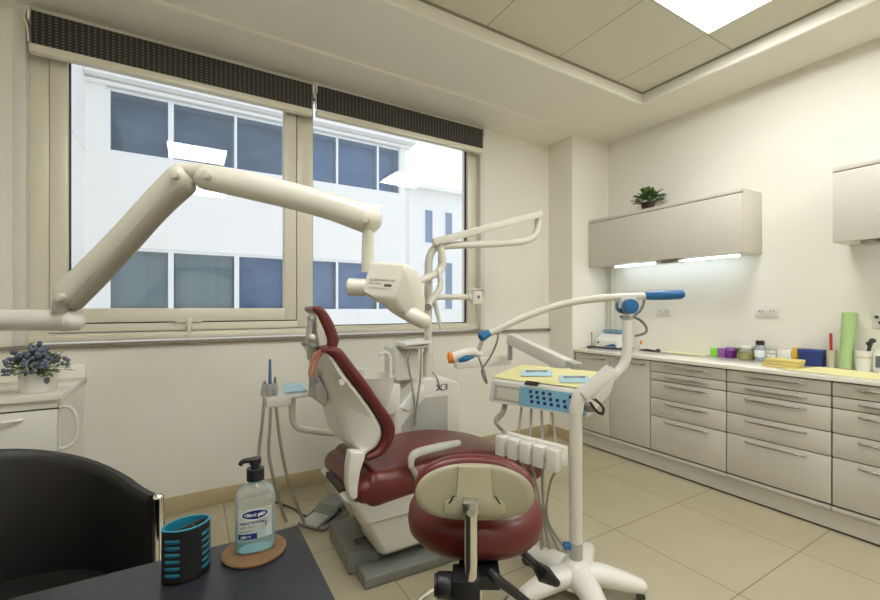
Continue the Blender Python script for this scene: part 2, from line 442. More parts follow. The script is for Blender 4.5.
h = MB().box(hx-.018, hx+.018, FY-.03, FY-.012, 1.17, 1.23, .004).box(hx-.009, hx+.009, FY-.045, FY-.028, 1.10, 1.225, .004).box(hx-.075, hx+.075, FY-.02, FY-.012, 1.205, 1.213)
h.build('handle', M['alu'], win)
struct('trim_3', MB().box(XL, WX0+.02, YW-.028, YW+.01, 1.068, 1.088, .003).box(WX0+.01, 3.168, YW-.028, FY+.02, 1.068, 1.088, .003), M['stone'])
# thin white reveals beside the frame
struct('trim_4', MB().box(WX0-.05, WX0, YW-.006, YW+.004, 1.09, 2.93, .002).box(WX1, WX1+.05, YW-.006, YW+.004, 1.09, 2.93, .002), M['wht'])

# ---- blinds
def blind(x0, x1, z0, z1, label):
    t = thing('roller_blind', label, 'blind', ((x0+x1)/2, YW-.03, z1), 0)
    MB().box(x0, x1, YW-.055, YW-.015, z0, z1, .006).build('fabric', M['blind'], t)
    MB().box(x0-.008, x1+.004, YW-.062, YW-.01, z0-.045, z0, .006).build('bottom_rail', M['alu'], t)
    for xx in (x0-.014, x1+.004):
        MB().box(xx, xx+.01, YW-.06, YW, z1-.06, z1+.02, .002).build('bracket', M['wht'], t)
    MB().tube(spline([(x0-.02, YW-.05, z1), (x0-.028, YW-.055, z1-.05), (x0-.016, YW-.05, z1-.1), (x0-.012, YW-.04, z1-.17)], 6), .006, 8).build('chain', M['off'], t)
    return t
blind(-.742, wx(310, YW), 2.735, 2.918, 'dark woven roller blind over the opening sash, wider of the two')
blind(wx(316, YW), 2.295, 2.745, 2.922, 'dark woven roller blind over the fixed pane, next to the column')

# ---- ceiling lights
def clight(x, y, label, grp=None):
    t = thing('ceiling_light', label, 'light', (x, y, ZT))
    MB().box(x-.29, x+.29, y-.29, y+.29, ZT-.006, ZT-.001).build('diffuser', M['panel'], t)
    mb = MB(); rect = [(-.3, .3, -.3, -.288), (-.3, .3, .288, .3), (-.3, -.288, -.288, .288), (.288, .3, -.288, .288)]
    for a, b, c_, d in rect: mb.box(x+a, x+b, y+c_, y+d, ZT-.008, ZT)
    mb.build('frame', M['metalgrid'], t)
clight(2.60, 1.17, 'bright square ceiling light panel toward the cabinet wall')
clight(.075, .85, 'square ceiling light panel mirrored in the window glass')
clight(.2, -.93, 'square ceiling light panel at the back of the room', 'ceiling panels behind the desk')
clight(2.60, -.63, 'square ceiling light panel at the back beside the cabinet wall')

# ================================================================== OUTSIDE
struct('ground_exterior', MB().box(-25, 40, 3.6, 45, -4.1, -4), M['ground'])
bd = thing('building', 'white office block with two long rows of windows across the yard', 'building', (1.8, 11, -4))
e = [-1.50, -.34, .93, 2.1, 3.37, 4.53, 5.2]
m = MB().box(-1.82, 5.36, 11, 16, -4, 1.2).box(-1.82, 5.36, 11, 16, 2.57, 4.53).box(-1.82, 5.36, 11, 16, 5.88, 6.15)
for z0, z1 in ((1.2, 2.57), (4.53, 5.88)): m.box(-1.82, e[0], 11, 16, z0, z1).box(e[-1], 5.36, 11, 16, z0, z1).box(e[0], e[-1], 11.6, 16, z0, z1)
m.box(-1.82, 5.36, 11.05, 16, 6.1, 6.75)
m.build('wall', M['facade'], bd)
MB().box(-1.82, 5.6, 10.72, 16, 6.0, 6.18, .02).box(-1.82, 5.5, 10.9, 11.02, 5.88, 5.95).build('roof_slab', M['facade'], bd)
MB().box(-7, -1.82, 5.6, 16, -4, 4.44).box(-7, -1.835, 5.6, 16, 4.44, 4.48).box(-7, -1.82, 5.6, 16, 4.48, 6.6).build('side_wing', M['facade'], bd)
for r, (z0, z1) in enumerate(((1.2, 2.57), (4.53, 5.88))):
    for k in range(6):
        x0, x1 = e[k], e[k+1]; fm = MB()
        wd = .075 if (k == 0 or (r == 0 and k == 2)) else .03
        rect_frame(fm, x0, x1, z0, z1, 11.04, 11.12, wd, wd, .06, .06, 0)
        f = fm.build('window', M['fframe'], bd)
        MB().box(x0+.03, x1-.03, 11.07, 11.08, z0+.04, z1-.04).build('pane', M['fglass'], f)
        if r == 0: MB().box(x0+.05, x1-.05, 11.3, 11.32, z0+.02, z1-.02).build('curtain', M['curtain'] if k < 2 else M['curtainb'], f)  # pale ones are curtains; blue ones carry the painted sky reflection
        else:
            MB().box(x0+.05, x1-.05, 11.5, 11.52, z0+.02, z1-.02).build('curtain', M['curtaing'] if k < 3 else M['curtainb'], f)  # blue sheets here stand in for sky reflected in the panes
b2 = thing('building', 'far white block with narrow windows beyond the office block', 'building', (9.5, 15, -4), 0)
m = MB().box(7.5, 13, 15, 20, -4, 6.05)
m.build('wall', M['facade'], b2)
MB().box(7.4, 13.2, 14.7, 20, 6.05, 6.2).build('roof_slab', M['facade'], b2)
for x0 in (8.15, 9.1, 10.1, 11.1):
    for z0, z1 in ((3.9, 5.3), (1.2, 3.2)):
        f = rect_frame(MB(), x0, x0+.42, z0, z1, 14.96, 15.01, .04, .04, .04, .04, 0).build('window', M['fframe'], b2)
        MB().box(x0+.03, x0+.39, 14.975, 14.99, z0+.03, z1-.03).build('pane', mat('narrow_pane', (.22, .30, .42), .15), f)

# ================================================================== RIGHT WALL: CABINETS
CF = 3.20
ZR = [.870, .786, .718, .575, .434, .155]
def drawer_unit(y0, y1, label):
    t = thing('drawer_cabinet', label, 'cabinet', ((CF+XR)/2, (y0+y1)/2, 0))
    MB().box(CF+.018, XR-.005, y0+.001, y1-.001, .12, .872).build('body', M['gap'], t)
    MB().box(CF+.03, CF+.06, y0, y1, .0, .02).build('floor_gap', M['gap'], t)  # dark strip added as the painted shadow line under the plinth
    MB().box(CF+.010, CF+.05, y0, y1, .014, .118).box(CF-.004, CF+.03, y0+.002, y1-.002, .122, .146, .003).build('plinth', M['plinth'], t)
    for a, b in zip(ZR[:-1], ZR[1:]):
        d = MB().box(CF, CF+.018, y0+.0035, y1-.0035, b+.003, a-.003, .002).build('drawer', M['lam'], t)
        yc = (y0+y1)/2; zc = a-.032 if a-b > .06 else (a+b)/2; zc = min(zc, a-.028)
        L = .165
        p = [(CF-.002, yc-L, zc), (CF-.022, yc-L+.03, zc), (CF-.028, yc-L*.5, zc), (CF-.030, yc, zc), (CF-.028, yc+L*.5, zc), (CF-.022, yc+L-.03, zc), (CF-.002, yc+L, zc)]
        MB().tube(spline(p, 5), .0075, 8, flat=.55, up=(0, 0, 1)).build('handle', M['steel'], d)
    return t
drawer_unit(1.498, 2.06, 'greige cabinet of five drawers next to the two-door cabinet')
drawer_unit(.94, 1.498, 'greige cabinet of five drawers below the yellow stack and jar, middle drawer unit')
drawer_unit(.38, .94, 'greige cabinet of five drawers at the near end of the counter')
t = thing('door_cabinet', 'greige cabinet with two plain doors against the column', 'cabinet', ((CF+XR)/2, 2.44, 0))
MB().box(CF+.018, XR-.005, 2.062, 2.825, .12, .872).build('body', M['gap'], t)
MB().box(CF+.03, CF+.06, 2.06, 2.825, 0, .02).build('floor_gap', M['gap'], t)  # painted shadow line continues below the door cabinet
MB().box(CF+.010, CF+.05, 2.06, 2.825, .014, .118).box(CF-.004, CF+.03, 2.062, 2.823, .122, .146, .003).build('plinth', M['plinth'], t)
for y0, y1 in ((2.063, 2.44), (2.446, 2.822)):
    d = MB().box(CF, CF+.018, y0, y1, .158, .867, .002).build('door', M['lam'], t)
    yc = (y0+y1)/2; L = .15; zc = .836
    p = [(CF-.002, yc-L, zc), (CF-.022, yc-L+.03, zc), (CF-.03, yc, zc), (CF-.022, yc+L-.03, zc), (CF-.002, yc+L, zc)]
    MB().tube(spline(p, 5), .0075, 8, flat=.55, up=(0, 0, 1)).build('handle', M['steel'], d)
solo(MB().box(CF-.022, XR-.002, .37, 2.832, .876, .905, .004), 'worktop', M['ctop'], 'long white stone worktop over the greige base cabinets', 'worktop', (3.45, 1.6, .876))

def wall_cabinet(y0, y1, z0, z1, label):
    t = thing('wall_cabinet', label, 'cabinet', (XR, (y0+y1)/2, z0))
    MB().box(3.42, XR-.002, y0, y1, z0, z1, .002).build('body', M['lam'], t)
    MB().box(3.40, 3.421, y0-.0, y1, z1-.028, z1, .002).build('top_trim', M['lam'], t)
    MB().box(3.40, 3.419, y0+.002, y1-.002, z0, z1-.034, .002).build('flap_door', M['lam'], t)
    MB().box(3.412, 3.42, y0+.004, y1-.004, z1-.035, z1-.027).build('shadow_gap', M['gap'], t)
    return t
wall_cabinet(1.486, 2.835, 1.70, 2.16, 'long greige wall cabinet carrying the small bushy plant')
wall_cabinet(-.1, .997, 1.70, 2.16, 'greige wall cabinet cut by the picture edge, above the green roll')
def strip_light(y0, y1, yc, z, label):
    t = thing('strip_light', label, 'light', (3.56, (y0+y1)/2, z))
    MB().box(3.56, 3.585, y0, y1, z-.012, z-.001, .003).build('tube', M['led'], t)
    MB().box(3.43, 3.52, yc-.10, yc+.10, z-.03, z-.001, .004).build('housing', M['steel'], t)
    MB().box(3.424, 3.43, yc-.03, yc+.03, z-.022, z-.008).build('switch', M['gry'], t)
strip_light(1.58, 2.66, 2.06, 1.70, 'glowing strip light under the wall cabinet with the plant')
strip_light(.0, .80, .78, 1.705, 'strip light under the wall cabinet at the picture edge')

def outlet(y, z, label, wd=.075):
    t = thing('wall_outlet', label, 'outlet', (XR, y, z))
    MB().box(XR-.010, XR-.001, y-wd, y+wd, z-.045, z+.045, .004).build('plate', M['ceram'], t)
    for dy in (-.035, .035):
        MB().box(XR-.013, XR-.009, y+dy-.028, y+dy+.028, z-.028, z+.028, .002).build('socket', M['wht'], t)
        mb = MB()
        for s in (-.010, .010): mb.box(XR-.0142, XR-.0128, y+dy+s-.003, y+dy+s+.003, z-.006, z+.006)
        mb.build('slots', M['gry'], t)
p = Xp(767, 311, XR); outlet(p.y, p.z, 'white double wall outlet between the two wall cabinets')
p = Xp(664, 311, XR); outlet(p.y, p.z, 'white wall outlet under the glowing strip light', .065)
p = Xp(884, 319, XR)
t = thing('wall_outlet', 'white outlet with dark round holes beside the tall green roll', 'outlet', p)
MB().box(XR-.010, XR-.001, p.y-.06, p.y+.05, p.z-.06, p.z+.06, .004).build('plate', M['ceram'], t)
for dy, dz in ((.030, .012), (.012, -.022)): MB().cyl((XR-.016, p.y+dy, p.z+dz), (XR-.008, p.y+dy, p.z+dz), .010).build('socket', M['dgry'], t)

# cable duct down the corner
solo(MB().box(XR-.03, XR-.001, 2.77, 2.80, .905, 1.70, .003).tube([(XR-.05, 2.815, .906), (XR-.04, 2.81, 1.3), (XR-.05, 2.815, 1.7)], .006, 8), 'cable_duct', M['ceram'], 'slim white cable duct in the corner above the blue device', 'cable duct', (XR-.03, 2.79, .905))

# ---- plants
def bushy(mb, c, n, r, h, L, W, seedv, down=.2):
    rnd = random.Random(seedv)
    for _ in range(n):
        a = rnd.uniform(0, 2*PI); el = rnd.uniform(-.15, 1.45); rr = r*rnd.uniform(.25, 1)
        p = Vector((c[0]+rr*math.cos(a)*math.cos(el), c[1]+rr*math.sin(a)*math.cos(el), c[2]+h*rnd.uniform(.5, 1)*math.sin(el)))
        d = (math.cos(a)*math.cos(el)+rnd.uniform(-.4, .4), math.sin(a)*math.cos(el)+rnd.uniform(-.4, .4), math.sin(el)*.9+rnd.uniform(-.1, .4))
        mb.leaf(p, d, L*rnd.uniform(.7, 1.3), W*rnd.uniform(.7, 1.2), down)
    return mb
px, py = 3.53, Xp(648, 205, 3.53).y
t = thing('potted_plant', 'small bushy green plant in a dark pot on the wall cabinet', 'plant', (px, py, 2.161))
MB().lathe([(.0, 0), (.044, 0), (.056, .06), (.060, .075), (.052, .075), (.048, .06), (0, .058)], (px, py, 2.161)).build('pot', M['pot'], t)
bushy(MB(), (px, py, 2.25), 330, .105, .10, .05, .024, 3).build('foliage', M['leaf'], t)
mb = MB(); rnd = random.Random(5)
for k in range(14):
    a = rnd.uniform(0, 2*PI); mb.tube(spline([(px, py, 2.225), (px+.06*math.cos(a), py+.06*math.sin(a), 2.295), (px+.13*math.cos(a), py+.13*math.sin(a), 2.285+rnd.uniform(-.06, .06))], 4), .002, 5)
    mb.leaf((px+.125*math.cos(a), py+.125*math.sin(a), 2.285), (math.cos(a), math.sin(a), .2), .04, .02)
mb.build('stem', M['leaf'], t)

# ---- counter things
CZ = .906
def at(px, x=3.62): return Xp(px, 360, x).y
def cbox(name, m_, px0, px1, h_, d_, label, cat, x=3.62, z=CZ, bev=.003, group=None):
    y0, y1 = at(px1, x), at(px0, x)
    return solo(MB().box(x, x+d_, y0, y1, z, z+h_, bev), name, m_, label, cat, (x+d_/2, (y0+y1)/2, z), group)
cbox('small_box', M['green'], 710, 717, .065, .06, 'small lime green box at the end of the counter row', 'box')
cbox('small_box', M['violet'], 717.5, 725, .07, .06, 'small violet box next to the lime green box', 'box')
t = thing('lidded_tub', 'dark purple tub with a pale lid beside the violet box', 'tub', (3.60, at(731, 3.63), CZ))
yc = at(731, 3.63)
MB().lathe([(0, 0), (.031, 0), (.033, .01), (.033, .06), (0, .06)], (3.63, yc, CZ)).build('body', M['purple'], t)
MB().lathe([(0, .06), (.035, .06), (.035, .078), (.032, .083), (0, .083)], (3.63, yc, CZ)).build('lid', M['violet'], t)
t = thing('glass_jar', 'round glass jar with yellow contents and a clear lid', 'jar', (3.60, at(745.5), CZ)); yc = at(745.5, 3.62)
MB().lathe([(0, .002), (.048, .002), (.054, .012), (.054, .05), (.0, .052)], (3.62, yc, CZ)).build('contents', M['yels'], t)
MB().lathe([(.051, .0), (.057, .01), (.058, .04), (.057, .075), (.052, .088)], (3.62, yc, CZ), cap=False).build('jar_body', glass_mat('jar_glass', (.9, .92, .9), 1, 1.5), t)
MB().lathe([(0, .108), (.050, .107), (.055, .100), (.055, .088), (0, .088)], (3.62, yc, CZ)).build('lid', M['off'], t)
t = thing('bottle', 'grey bottle with a black cap behind the yellow stack', 'bottle', (3.62, at(760), CZ)); yc = at(760, 3.62)
MB().lathe([(0, 0), (.031, 0), (.034, .008), (.034, .085), (.03, .108), (.024, .118), (0, .12)], (3.62, yc, CZ)).build('body', mat('grey_bottle', (.33, .36, .42), .25), t)
MB().lathe([(0, .118), (.027, .118), (.027, .146), (.024, .15), (0, .15)], (3.62, yc, CZ)).build('cap', M['blk'], t)
MB().lathe([(.0345, .03), (.035, .032), (.035, .078), (.0345, .08)], (3.62, yc, CZ), cap=False).build('bottle_label', M['label'], t)
t = thing('tin', 'grey banded tin between the black-capped bottle and the white box', 'tin', (3.62, at(771.5), CZ)); yc = at(771.5, 3.62)
MB().lathe([(0, 0), (.030, 0), (.030, .098), (.028, .10), (0, .10)], (3.62, yc, CZ)).build('body', M['lgry'], t)
mb = MB()
for z in (.012, .04, .068): mb.lathe([(.0305, z), (.0312, z+.003), (.0312, z+.012), (.0305, z+.015)], (3.62, yc, CZ), cap=False)
mb.build('bands', M['ceram'], t)
cbox('carton', M['ceram'], 778, 791, .095, .07, 'plain white carton right behind the yellow paper stack', 'box')
cbox('carton', mat('amber_card', (.70, .42, .06), .6), 791.5, 797, .112, .07, 'narrow amber carton against the navy box', 'box')
y0, y1 = at(822, 3.575), at(798.5, 3.575)
t = thing('navy_box', 'wide navy blue box between the amber carton and the pen cup', 'box', (3.61, (y0+y1)/2, CZ))
MB().box(3.575, 3.65, y0, y1, CZ, CZ+.105, .005).build('body', M['navy'], t)
MB().box(3.57, 3.655, y0-.004, y1+.004, CZ+.086, CZ+.112, .004).build('lid', mat('navy_lid', (.02, .05, .22), .5), t)
yc = at(829.5, 3.59)
t = thing('pen_cup', 'beige cup with a red pen beside the navy box', 'cup', (3.62, yc, CZ))
MB().lathe([(0, 0), (.023, 0), (.027, .115), (.0245, .115), (.021, .006), (0, .006)], (3.62, yc, CZ)).build('body', M['beigep'], t)
solo(MB().cyl((3.62, yc, CZ+.008), (3.625, yc+.004, CZ+.225), .008, 10, .002), 'pen', M['redp'], 'red pen standing in the beige cup', 'pen', (3.62, yc, CZ+.008))
p0 = Vector((3.60, at(845, 3.60), CZ)); 
solo(MB().tube([p0+Vector((0, 0, .004)), p0+Vector((.035, -.014, .36))], [.030, .038], 24).tube([p0+Vector((.034, -.0137, .35)), p0+Vector((.0353, -.014, .363))], [.017, .017], 16), 'paper_roll', M['roll'], 'tall pale green paper roll leaning on the wall', 'paper roll', p0)
yc = at(863, 3.60)
t = thing('utensil_cup', 'white tapered cup of dark utensils beside the green roll', 'cup', (3.62, yc, CZ))
MB().lathe([(0, 0), (.037, 0), (.046, .125), (.043, .125), (.034, .006), (0, .006)], (3.62, yc, CZ)).build('body', M['ceram'], t)
MB().lathe([(.0430, .078), (.0438, .08), (.0444, .088), (.0438, .09)], (3.62, yc, CZ), cap=False).build('band', M['beigep'], t)
for k, (dx, dy, hh) in enumerate(((.01, .0, .17), (-.005, -.018, .19))):
    mb = MB().tube([(3.62+dx*.3, yc+dy*.2, CZ+.01), (3.62+dx, yc+dy-.02, CZ+hh)], .005, 8).ball((3.62+dx, yc+dy-.021, CZ+hh), .017, .6, 1, .9)
    solo(mb, 'utensil', M['dgry'], ('dark shorter utensil leaning in the white cup', 'dark taller utensil leaning in the white cup')[k], 'utensil', (3.62, yc, CZ+.01))
yc = at(882.5, 3.62)
t = thing('spray_bottle', 'white bottle at the picture edge next to the utensil cup', 'bottle', (3.62, yc, CZ))
MB().lathe([(0, 0), (.04, 0), (.042, .01), (.042, .11), (.025, .14), (0, .142)], (3.62, yc, CZ)).build('body', M['ceram'], t)
MB().lathe([(0, .14), (.018, .14), (.018, .17), (0, .17)], (3.62, yc, CZ)).build('cap', M['wht'], t)
MB().box(3.574, 3.579, yc-.004, yc+.02, CZ+.03, CZ+.1).build('bottle_label', M['inkg'], t)
# yellow stack of folded sheets: three pads
a = Zp(763, 368, CZ); ang = math.radians(8)
c0 = Vector((3.36, 1.235, CZ))
for k, dz in enumerate((0, .0185, .037)):
    mtx = Matrix.Translation(c0+Vector((.004*k, -.004*k, dz))) @ Matrix.Rotation(ang*.4*k, 4, 'Z')
    solo(MB().box(-.062, .062, -.095, .095, 0, .0175, .004, mtx), 'napkin_stack', M['yel'],
         ('bottom folded yellow napkin pad of the counter stack', 'middle folded yellow napkin pad of the counter stack', 'top folded yellow napkin pad of the counter stack')[k], 'napkins', c0+Vector((0, 0, dz)), 'yellow napkin pads on the counter')
# yellow paper sheet lying across the near end of the worktop
def sheet(name, corners, th, n, m_, label, cat, wob=.004, sd=1):
    rnd = random.Random(sd); A, B, C_, D_ = [Vector(c) for c in corners]; mb = MB(); V = []
    for lvl in (0, th):
        g = []
        for i in range(n+1):
            u = i/n; row = []
            for j in range(n+1):
                v = j/n; q = A*(1-u)*(1-v)+B*u*(1-v)+C_*u*v+D_*(1-u)*v
                row.append(mb.bm.verts.new(q+Vector((0, 0, lvl+wob*(1+math.sin(7*u+3*v+sd)*math.cos(5*v-2*u))*.5))))
            g.append(row)
        V.append(g)
    for lv in (0, 1):
        for i in range(n):
            for j in range(n): mb.bm.faces.new((V[lv][i][j], V[lv][i+1][j], V[lv][i+1][j+1], V[lv][i][j+1]))
    ed = [(0, j) for j in range(n)]+[(i, n) for i in range(n)]+[(n, n-j) for j in range(n)]+[(n-i, 0) for i in range(n)]
    for (i, j), (k, l) in zip(ed, ed[1:]+ed[:1]): mb.bm.faces.new((V[0][i][j], V[0][k][l], V[1][k][l], V[1][i][j]))
    return solo(mb, name, m_, label, cat, (A+C_)/2)
sheet('paper_sheet', [(3.20, .40, CZ), (3.53, .40, CZ), (3.53, 1.10, CZ), (3.21, 1.20, CZ)], .002, 8, M['yels'], 'pale yellow paper sheet spread over the near worktop', 'paper', .006)
sheet('paper_sheet', [(3.55, 1.85, CZ), (3.68, 1.85, CZ), (3.68, 2.24, CZ), (3.57, 2.24, CZ)], .002, 4, M['yels'], 'pale yellow sheet against the wall behind the lime green box', 'paper', .003, 2)
# blue and white desktop device
dy0, dy1 = 2.60, 2.80
dx0 = 3.44
t = thing('amalgam_mixer', 'white and blue desktop device in the counter corner', 'device', (3.54, 2.70, CZ))
pr = [(dx0, .012), (dx0+.22, .012), (dx0+.22, .135), (dx0+.10, .14), (dx0+.015, .075)]
MB().prism(pr, lambda u, v, w: (u, w, CZ+v), dy0-.06, dy1, .008).build('housing', M['wht'], t)
mm = Matrix.Translation(Vector((dx0+.150, 2.67, CZ+.143)))
MB().box(-.06, .055, -.105, .105, -.006, .035, .012, mm).build('cover', mat('steel_blue_lid', (.16, .30, .40), .35), t)
MB().prism([(2.55, .02), (2.70, .02), (2.58, .055)], lambda u, v, w: (dx0-.004+.018*(v-.012)/.048+w, u, CZ+v), -.001, .0025).build('blue_swoosh', M['blue'], t)
MB().ball((dx0+.012, 2.765, CZ+.048), .018, .35, 1, .8).build('dial', M['inkg'], t)
MB().box(dx0-.012, dx0+.225, dy0-.07, dy1+.005, CZ, CZ+.014, .004).build('base', M['dgry'], t)
t = thing('curing_stick', 'thin dark wand standing on a small foot left of the blue device', 'wand', (3.40, 2.80, CZ))
MB().box(3.36, 3.44, 2.765, 2.825, CZ, CZ+.016, .005).build('base', M['dgry'], t)
MB().tube([(3.40, 2.80, CZ+.014), (3.40, 2.80, CZ+.14)], .004, 8).ball((3.40, 2.80, CZ+.145), .008).build('rod', M['gry'], t)
q = Zp(650, 347, CZ)
q = Vector((3.50, Xp(650, 347, 3.5).y, CZ))
t = thing('black_tool', 'small black hand tool lying on the far worktop', 'tool', q)
MB().tube(spline([q+Vector((0, .09, .012)), q+Vector((0, .02, .014)), q+Vector((.0, -.06, .012))], 5), [.007, .012, .009], 10, round_end=True).build('handle', M['blk'], t)
MB().ball(q+Vector((0, -.075, .018)), .022, .8, 1, .8).build('head', M['dgry'], t)
q = Vector((3.52, Xp(643, 345, 3.52).y+.02, CZ))
t = thing('dropper_bottle', 'tiny white dropper bottle with an orange tip by the black tool', 'bottle', q)
MB().lathe([(0, 0), (.022, 0), (.022, .05), (.012, .06), (0, .06)], q).build('body', M['ceram'], t)
MB().lathe([(0, .06), (.012, .06), (.006, .095), (0, .096)], q).build('tip', M['orange'], t)

# ================================================================== LEFT CABINET
LX = -.515; LY = 2.60
t = thing('side_cabinet', 'white side cabinet with a drawer and curved side handle under the window', 'cabinet', (-1.2, 2.87, 0))
MB().box(-1.9, LX-.015, LY+.035, YW-.004, .0, .868).build('body', M['lamw'], t)
MB().box(-1.9, LX-.020, LY+.018, LY+.036, .83, .866, .002).build('fascia', M['lamw'], t)
d = MB().box(-1.9, LX-.022, LY+.016, LY+.036, .615, .822, .002).build('drawer', M['lamw'], t)
MB().tube(spline([(-.95, LY+.016, .785), (-.9, LY-.012, .787), (-.8, LY-.016, .79), (-.7, LY-.012, .79), (-.655, LY+.016, .79)], 5), .008, 8).build('handle', M['wht'], d)
MB().box(-1.9, LX-.022, LY+.016, LY+.036, .05, .607, .002).build('door', M['lamw'], t)
MB().box(-1.9, LX-.022, LY+.03, LY+.0345, .6, .83).build('shadow_gap', M['gap'], t)
MB().tube(spline([(LX-.015, LY+.03, .83), (LX+.02, LY+.03, .825), (LX+.045, LY+.03, .78), (LX+.05, LY+.03, .71), (LX+.04, LY+.03, .66), (LX+.01, LY+.03, .635), (LX-.015, LY+.03, .632)], 6), .009, 10).build('side_handle', M['wht'], t)
MB().box(-1.92, LX, LY, YW-.003, .868, .90, .004).box(-1.92, LX-.004, YW-.03, YW-.003, .898, .975, .004).build('worktop', M['ctop'], t)
pc = Vector((-.62, 2.695, .901))
t = thing('potted_plant', 'bluish lavender bush in a round white pot on the side cabinet', 'plant', pc)
MB().lathe([(0, 0), (.062, 0), (.066, .004), (.071, .094), (.066, .096), (.062, .085), (0, .082)], pc).build('pot', M['ceram'], t)
bm_ = frame_mtx(pc+Vector((.042, -.0555, .055)), (.8, .6, 0), (.6, -.8, 0))
MB().prism([(-.012, .012), (-.010, -.006), (0, -.016), (.010, -.006), (.012, .012), (0, .017)], lambda u, v, w: bm_ @ Vector((u, v, w)), 0, .0015).box(-.022, .005, .022, .027, 0, .0015, 0, bm_).build('badge', M['inkg'], t)
bushy(MB(), pc+Vector((0, 0, .10)), 300, .095, .07, .05, .016, 11).build('foliage', M['leaf2'], t)
mb = MB(); rnd = random.Random(12); mc = MB()
for k in range(38):
    a = rnd.uniform(0, 2*PI); rr = rnd.uniform(.0, .125); z = .20-.55*rr+rnd.uniform(-.02, .025)
    tip = pc+Vector((rr*math.cos(a), rr*math.sin(a), z)); mc.tube([pc+Vector((rr*.3*math.cos(a), rr*.3*math.sin(a), .08)), tip], .0014, 5)
    for q in range(5): mb.ball(tip+Vector((rnd.uniform(-.012, .012), rnd.uniform(-.012, .012), rnd.uniform(-.025, .015))), rnd.uniform(.006, .011), seg=6)
mb.build('blossoms', M['lav'], t); mc.build('stem', M['leaf2'], t)

# ================================================================== DESK AND THINGS ON IT
t = thing('desk', 'black wood-grain desk in the near corner', 'desk', (-.5, .7, 0))
MB().box(-1.30, .236, .28, 1.10, .722, .75, .003).build('top', M['desk'], t)
for x in (-1.27, .175): MB().box(x, x+.03, .32, 1.06, 0, .722, .002).build('leg', M['desk'], t)
MB().box(-1.24, .175, .62, .64, .3, .722).build('front_panel', M['desk'], t)
# pen holder
c = Vector((-.006, 1.012, .7502))
hm = Matrix.Translation(c) @ Matrix.Rotation(math.radians(10), 4, 'Z')
t = thing('pen_holder', 'oval black pen holder with turquoise bands on the desk', 'holder', c, math.radians(10))
def oval(rx, ry, z, n=36, pw=1.75):
    out = []
    for k in range(n):
        a = 2*PI*k/n; cc, ss = math.cos(a), math.sin(a)
        out.append(hm @ Vector((math.copysign(abs(cc)**(2/pw), cc)*rx, math.copysign(abs(ss)**(2/pw), ss)*ry, z)))
    return out
MB().loft([oval(.042, .030, 0), oval(.044, .032, .003), oval(.044, .032, .104), oval(.0415, .0295, .104), oval(.0415, .0295, .004)]).build('body', M['blk'], t)
MB().loft([oval(.0414, .0294, .006), oval(.0414, .0294, .1045), oval(.0448, .0328, .1045), oval(.0448, .0328, .1065), oval(.0408, .0288, .1065), oval(.0408, .0288, .006)]).build('rim', mat('turquoise_liner', (.012, .20, .30), .4), t)
MB().box(-.0395, .0395, -.0009, .0009, .006, .101, 0, hm @ Matrix.Rotation(.35, 4, 'Z')).box(-.0009, .0009, -.027, .0, .006, .101, 0, hm @ Matrix.Translation((.012, 0, 0))).build('divider', M['dgry'], t)
for side in (0, 1):
    for k in range(6):
        z = .018+k*.0135; ring0 = []; 
        a0, a1 = ((-2.72, -2.02) if side == 0 else (-.98, -.28))
        mb = MB(); rr = []
        for q in range(7):
            a = a0+(a1-a0)*q/6; cc, ss = math.cos(a), math.sin(a)
            pt = Vector((math.copysign(abs(cc)**(2/1.75), cc)*.0442, math.copysign(abs(ss)**(2/1.75), ss)*.0325, z+(a-(a0+a1)/2)*(.004 if side else 0)))
            rr.append(hm @ pt)
        mb.tube(rr, [.0026, .0040, .0041, .0041, .0041, .0040, .0026], 8, flat=.30, up=(0, 0, 1)); mb.build('grip_band', M['teal'], t)
# coaster and bottle
c = Vector((.125, 1.03, .7502))
solo(MB().lathe([(0, 0), (.064, 0), (.067, .002), (.067, .005), (.064, .007), (0, .007)], c, 40), 'coaster', M['cork'], 'round cork coaster under the sanitizer bottle', 'coaster', c)
c = Vector((.127, 1.031, .7575)); rz = math.radians(-8)
t = thing('sanitizer_bottle', 'clear hand sanitizer pump bottle on the cork coaster', 'bottle', c, rz)
bmx = Matrix.Translation(c) @ Matrix.Rotation(rz, 4, 'Z')
def bring(rx, ry, z, n=40, pw=2.6):
    return [bmx @ Vector((math.copysign(abs(math.cos(2*PI*k/n))**(2/pw), math.cos(2*PI*k/n))*rx, math.copysign(abs(math.sin(2*PI*k/n))**(2/pw), math.sin(2*PI*k/n))*ry, z)) for k in range(n)]
prof = [(.036, .021, 0), (.0405, .025, .004), (.0415, .026, .012), (.0415, .026, .112), (.040, .025, .124), (.034, .022, .136), (.022, .017, .144), (.0145, .0145, .148), (.0145, .0145, .156)]
def thin_clear(name, tint, dif, dcol, ior):
    m = glass_mat(name, tint, 1.0, ior, .04); nt = m.node_tree; N = nt.nodes; L = nt.links; out = N['Material Output']
    sh = out.inputs['Surface'].links[0].from_socket; d = N.new('ShaderNodeBsdfDiffuse'); d.inputs[0].default_value = (*dcol, 1)
    mx = N.new('ShaderNodeMixShader'); mx.inputs[0].default_value = dif; L.new(sh, mx.inputs[1]); L.new(d.outputs[0], mx.inputs[2]); L.new(mx.outputs[0], out.inputs['Surface'])
    return m
MB().loft([bring(a, b, z) for a, b, z in prof]).build('body', thin_clear('clear_plastic', (.95, .98, .98), .18, (.82, .87, .87), 1.38), t)
MB().loft([bring(.035, .020, .0015), bring(.0395, .0243, .005), bring(.0405, .0252, .013), bring(.0405, .0252, .027), bring(.001, .001, .027)]).build('gel', thin_clear('blue_gel', (.62, .88, .90), .25, (.35, .70, .74), 1.25), t)
cp = lambda r, z0, z1: [(0, z0), (r, z0), (r, z1-.001), (r-.001, z1), (0, z1)]
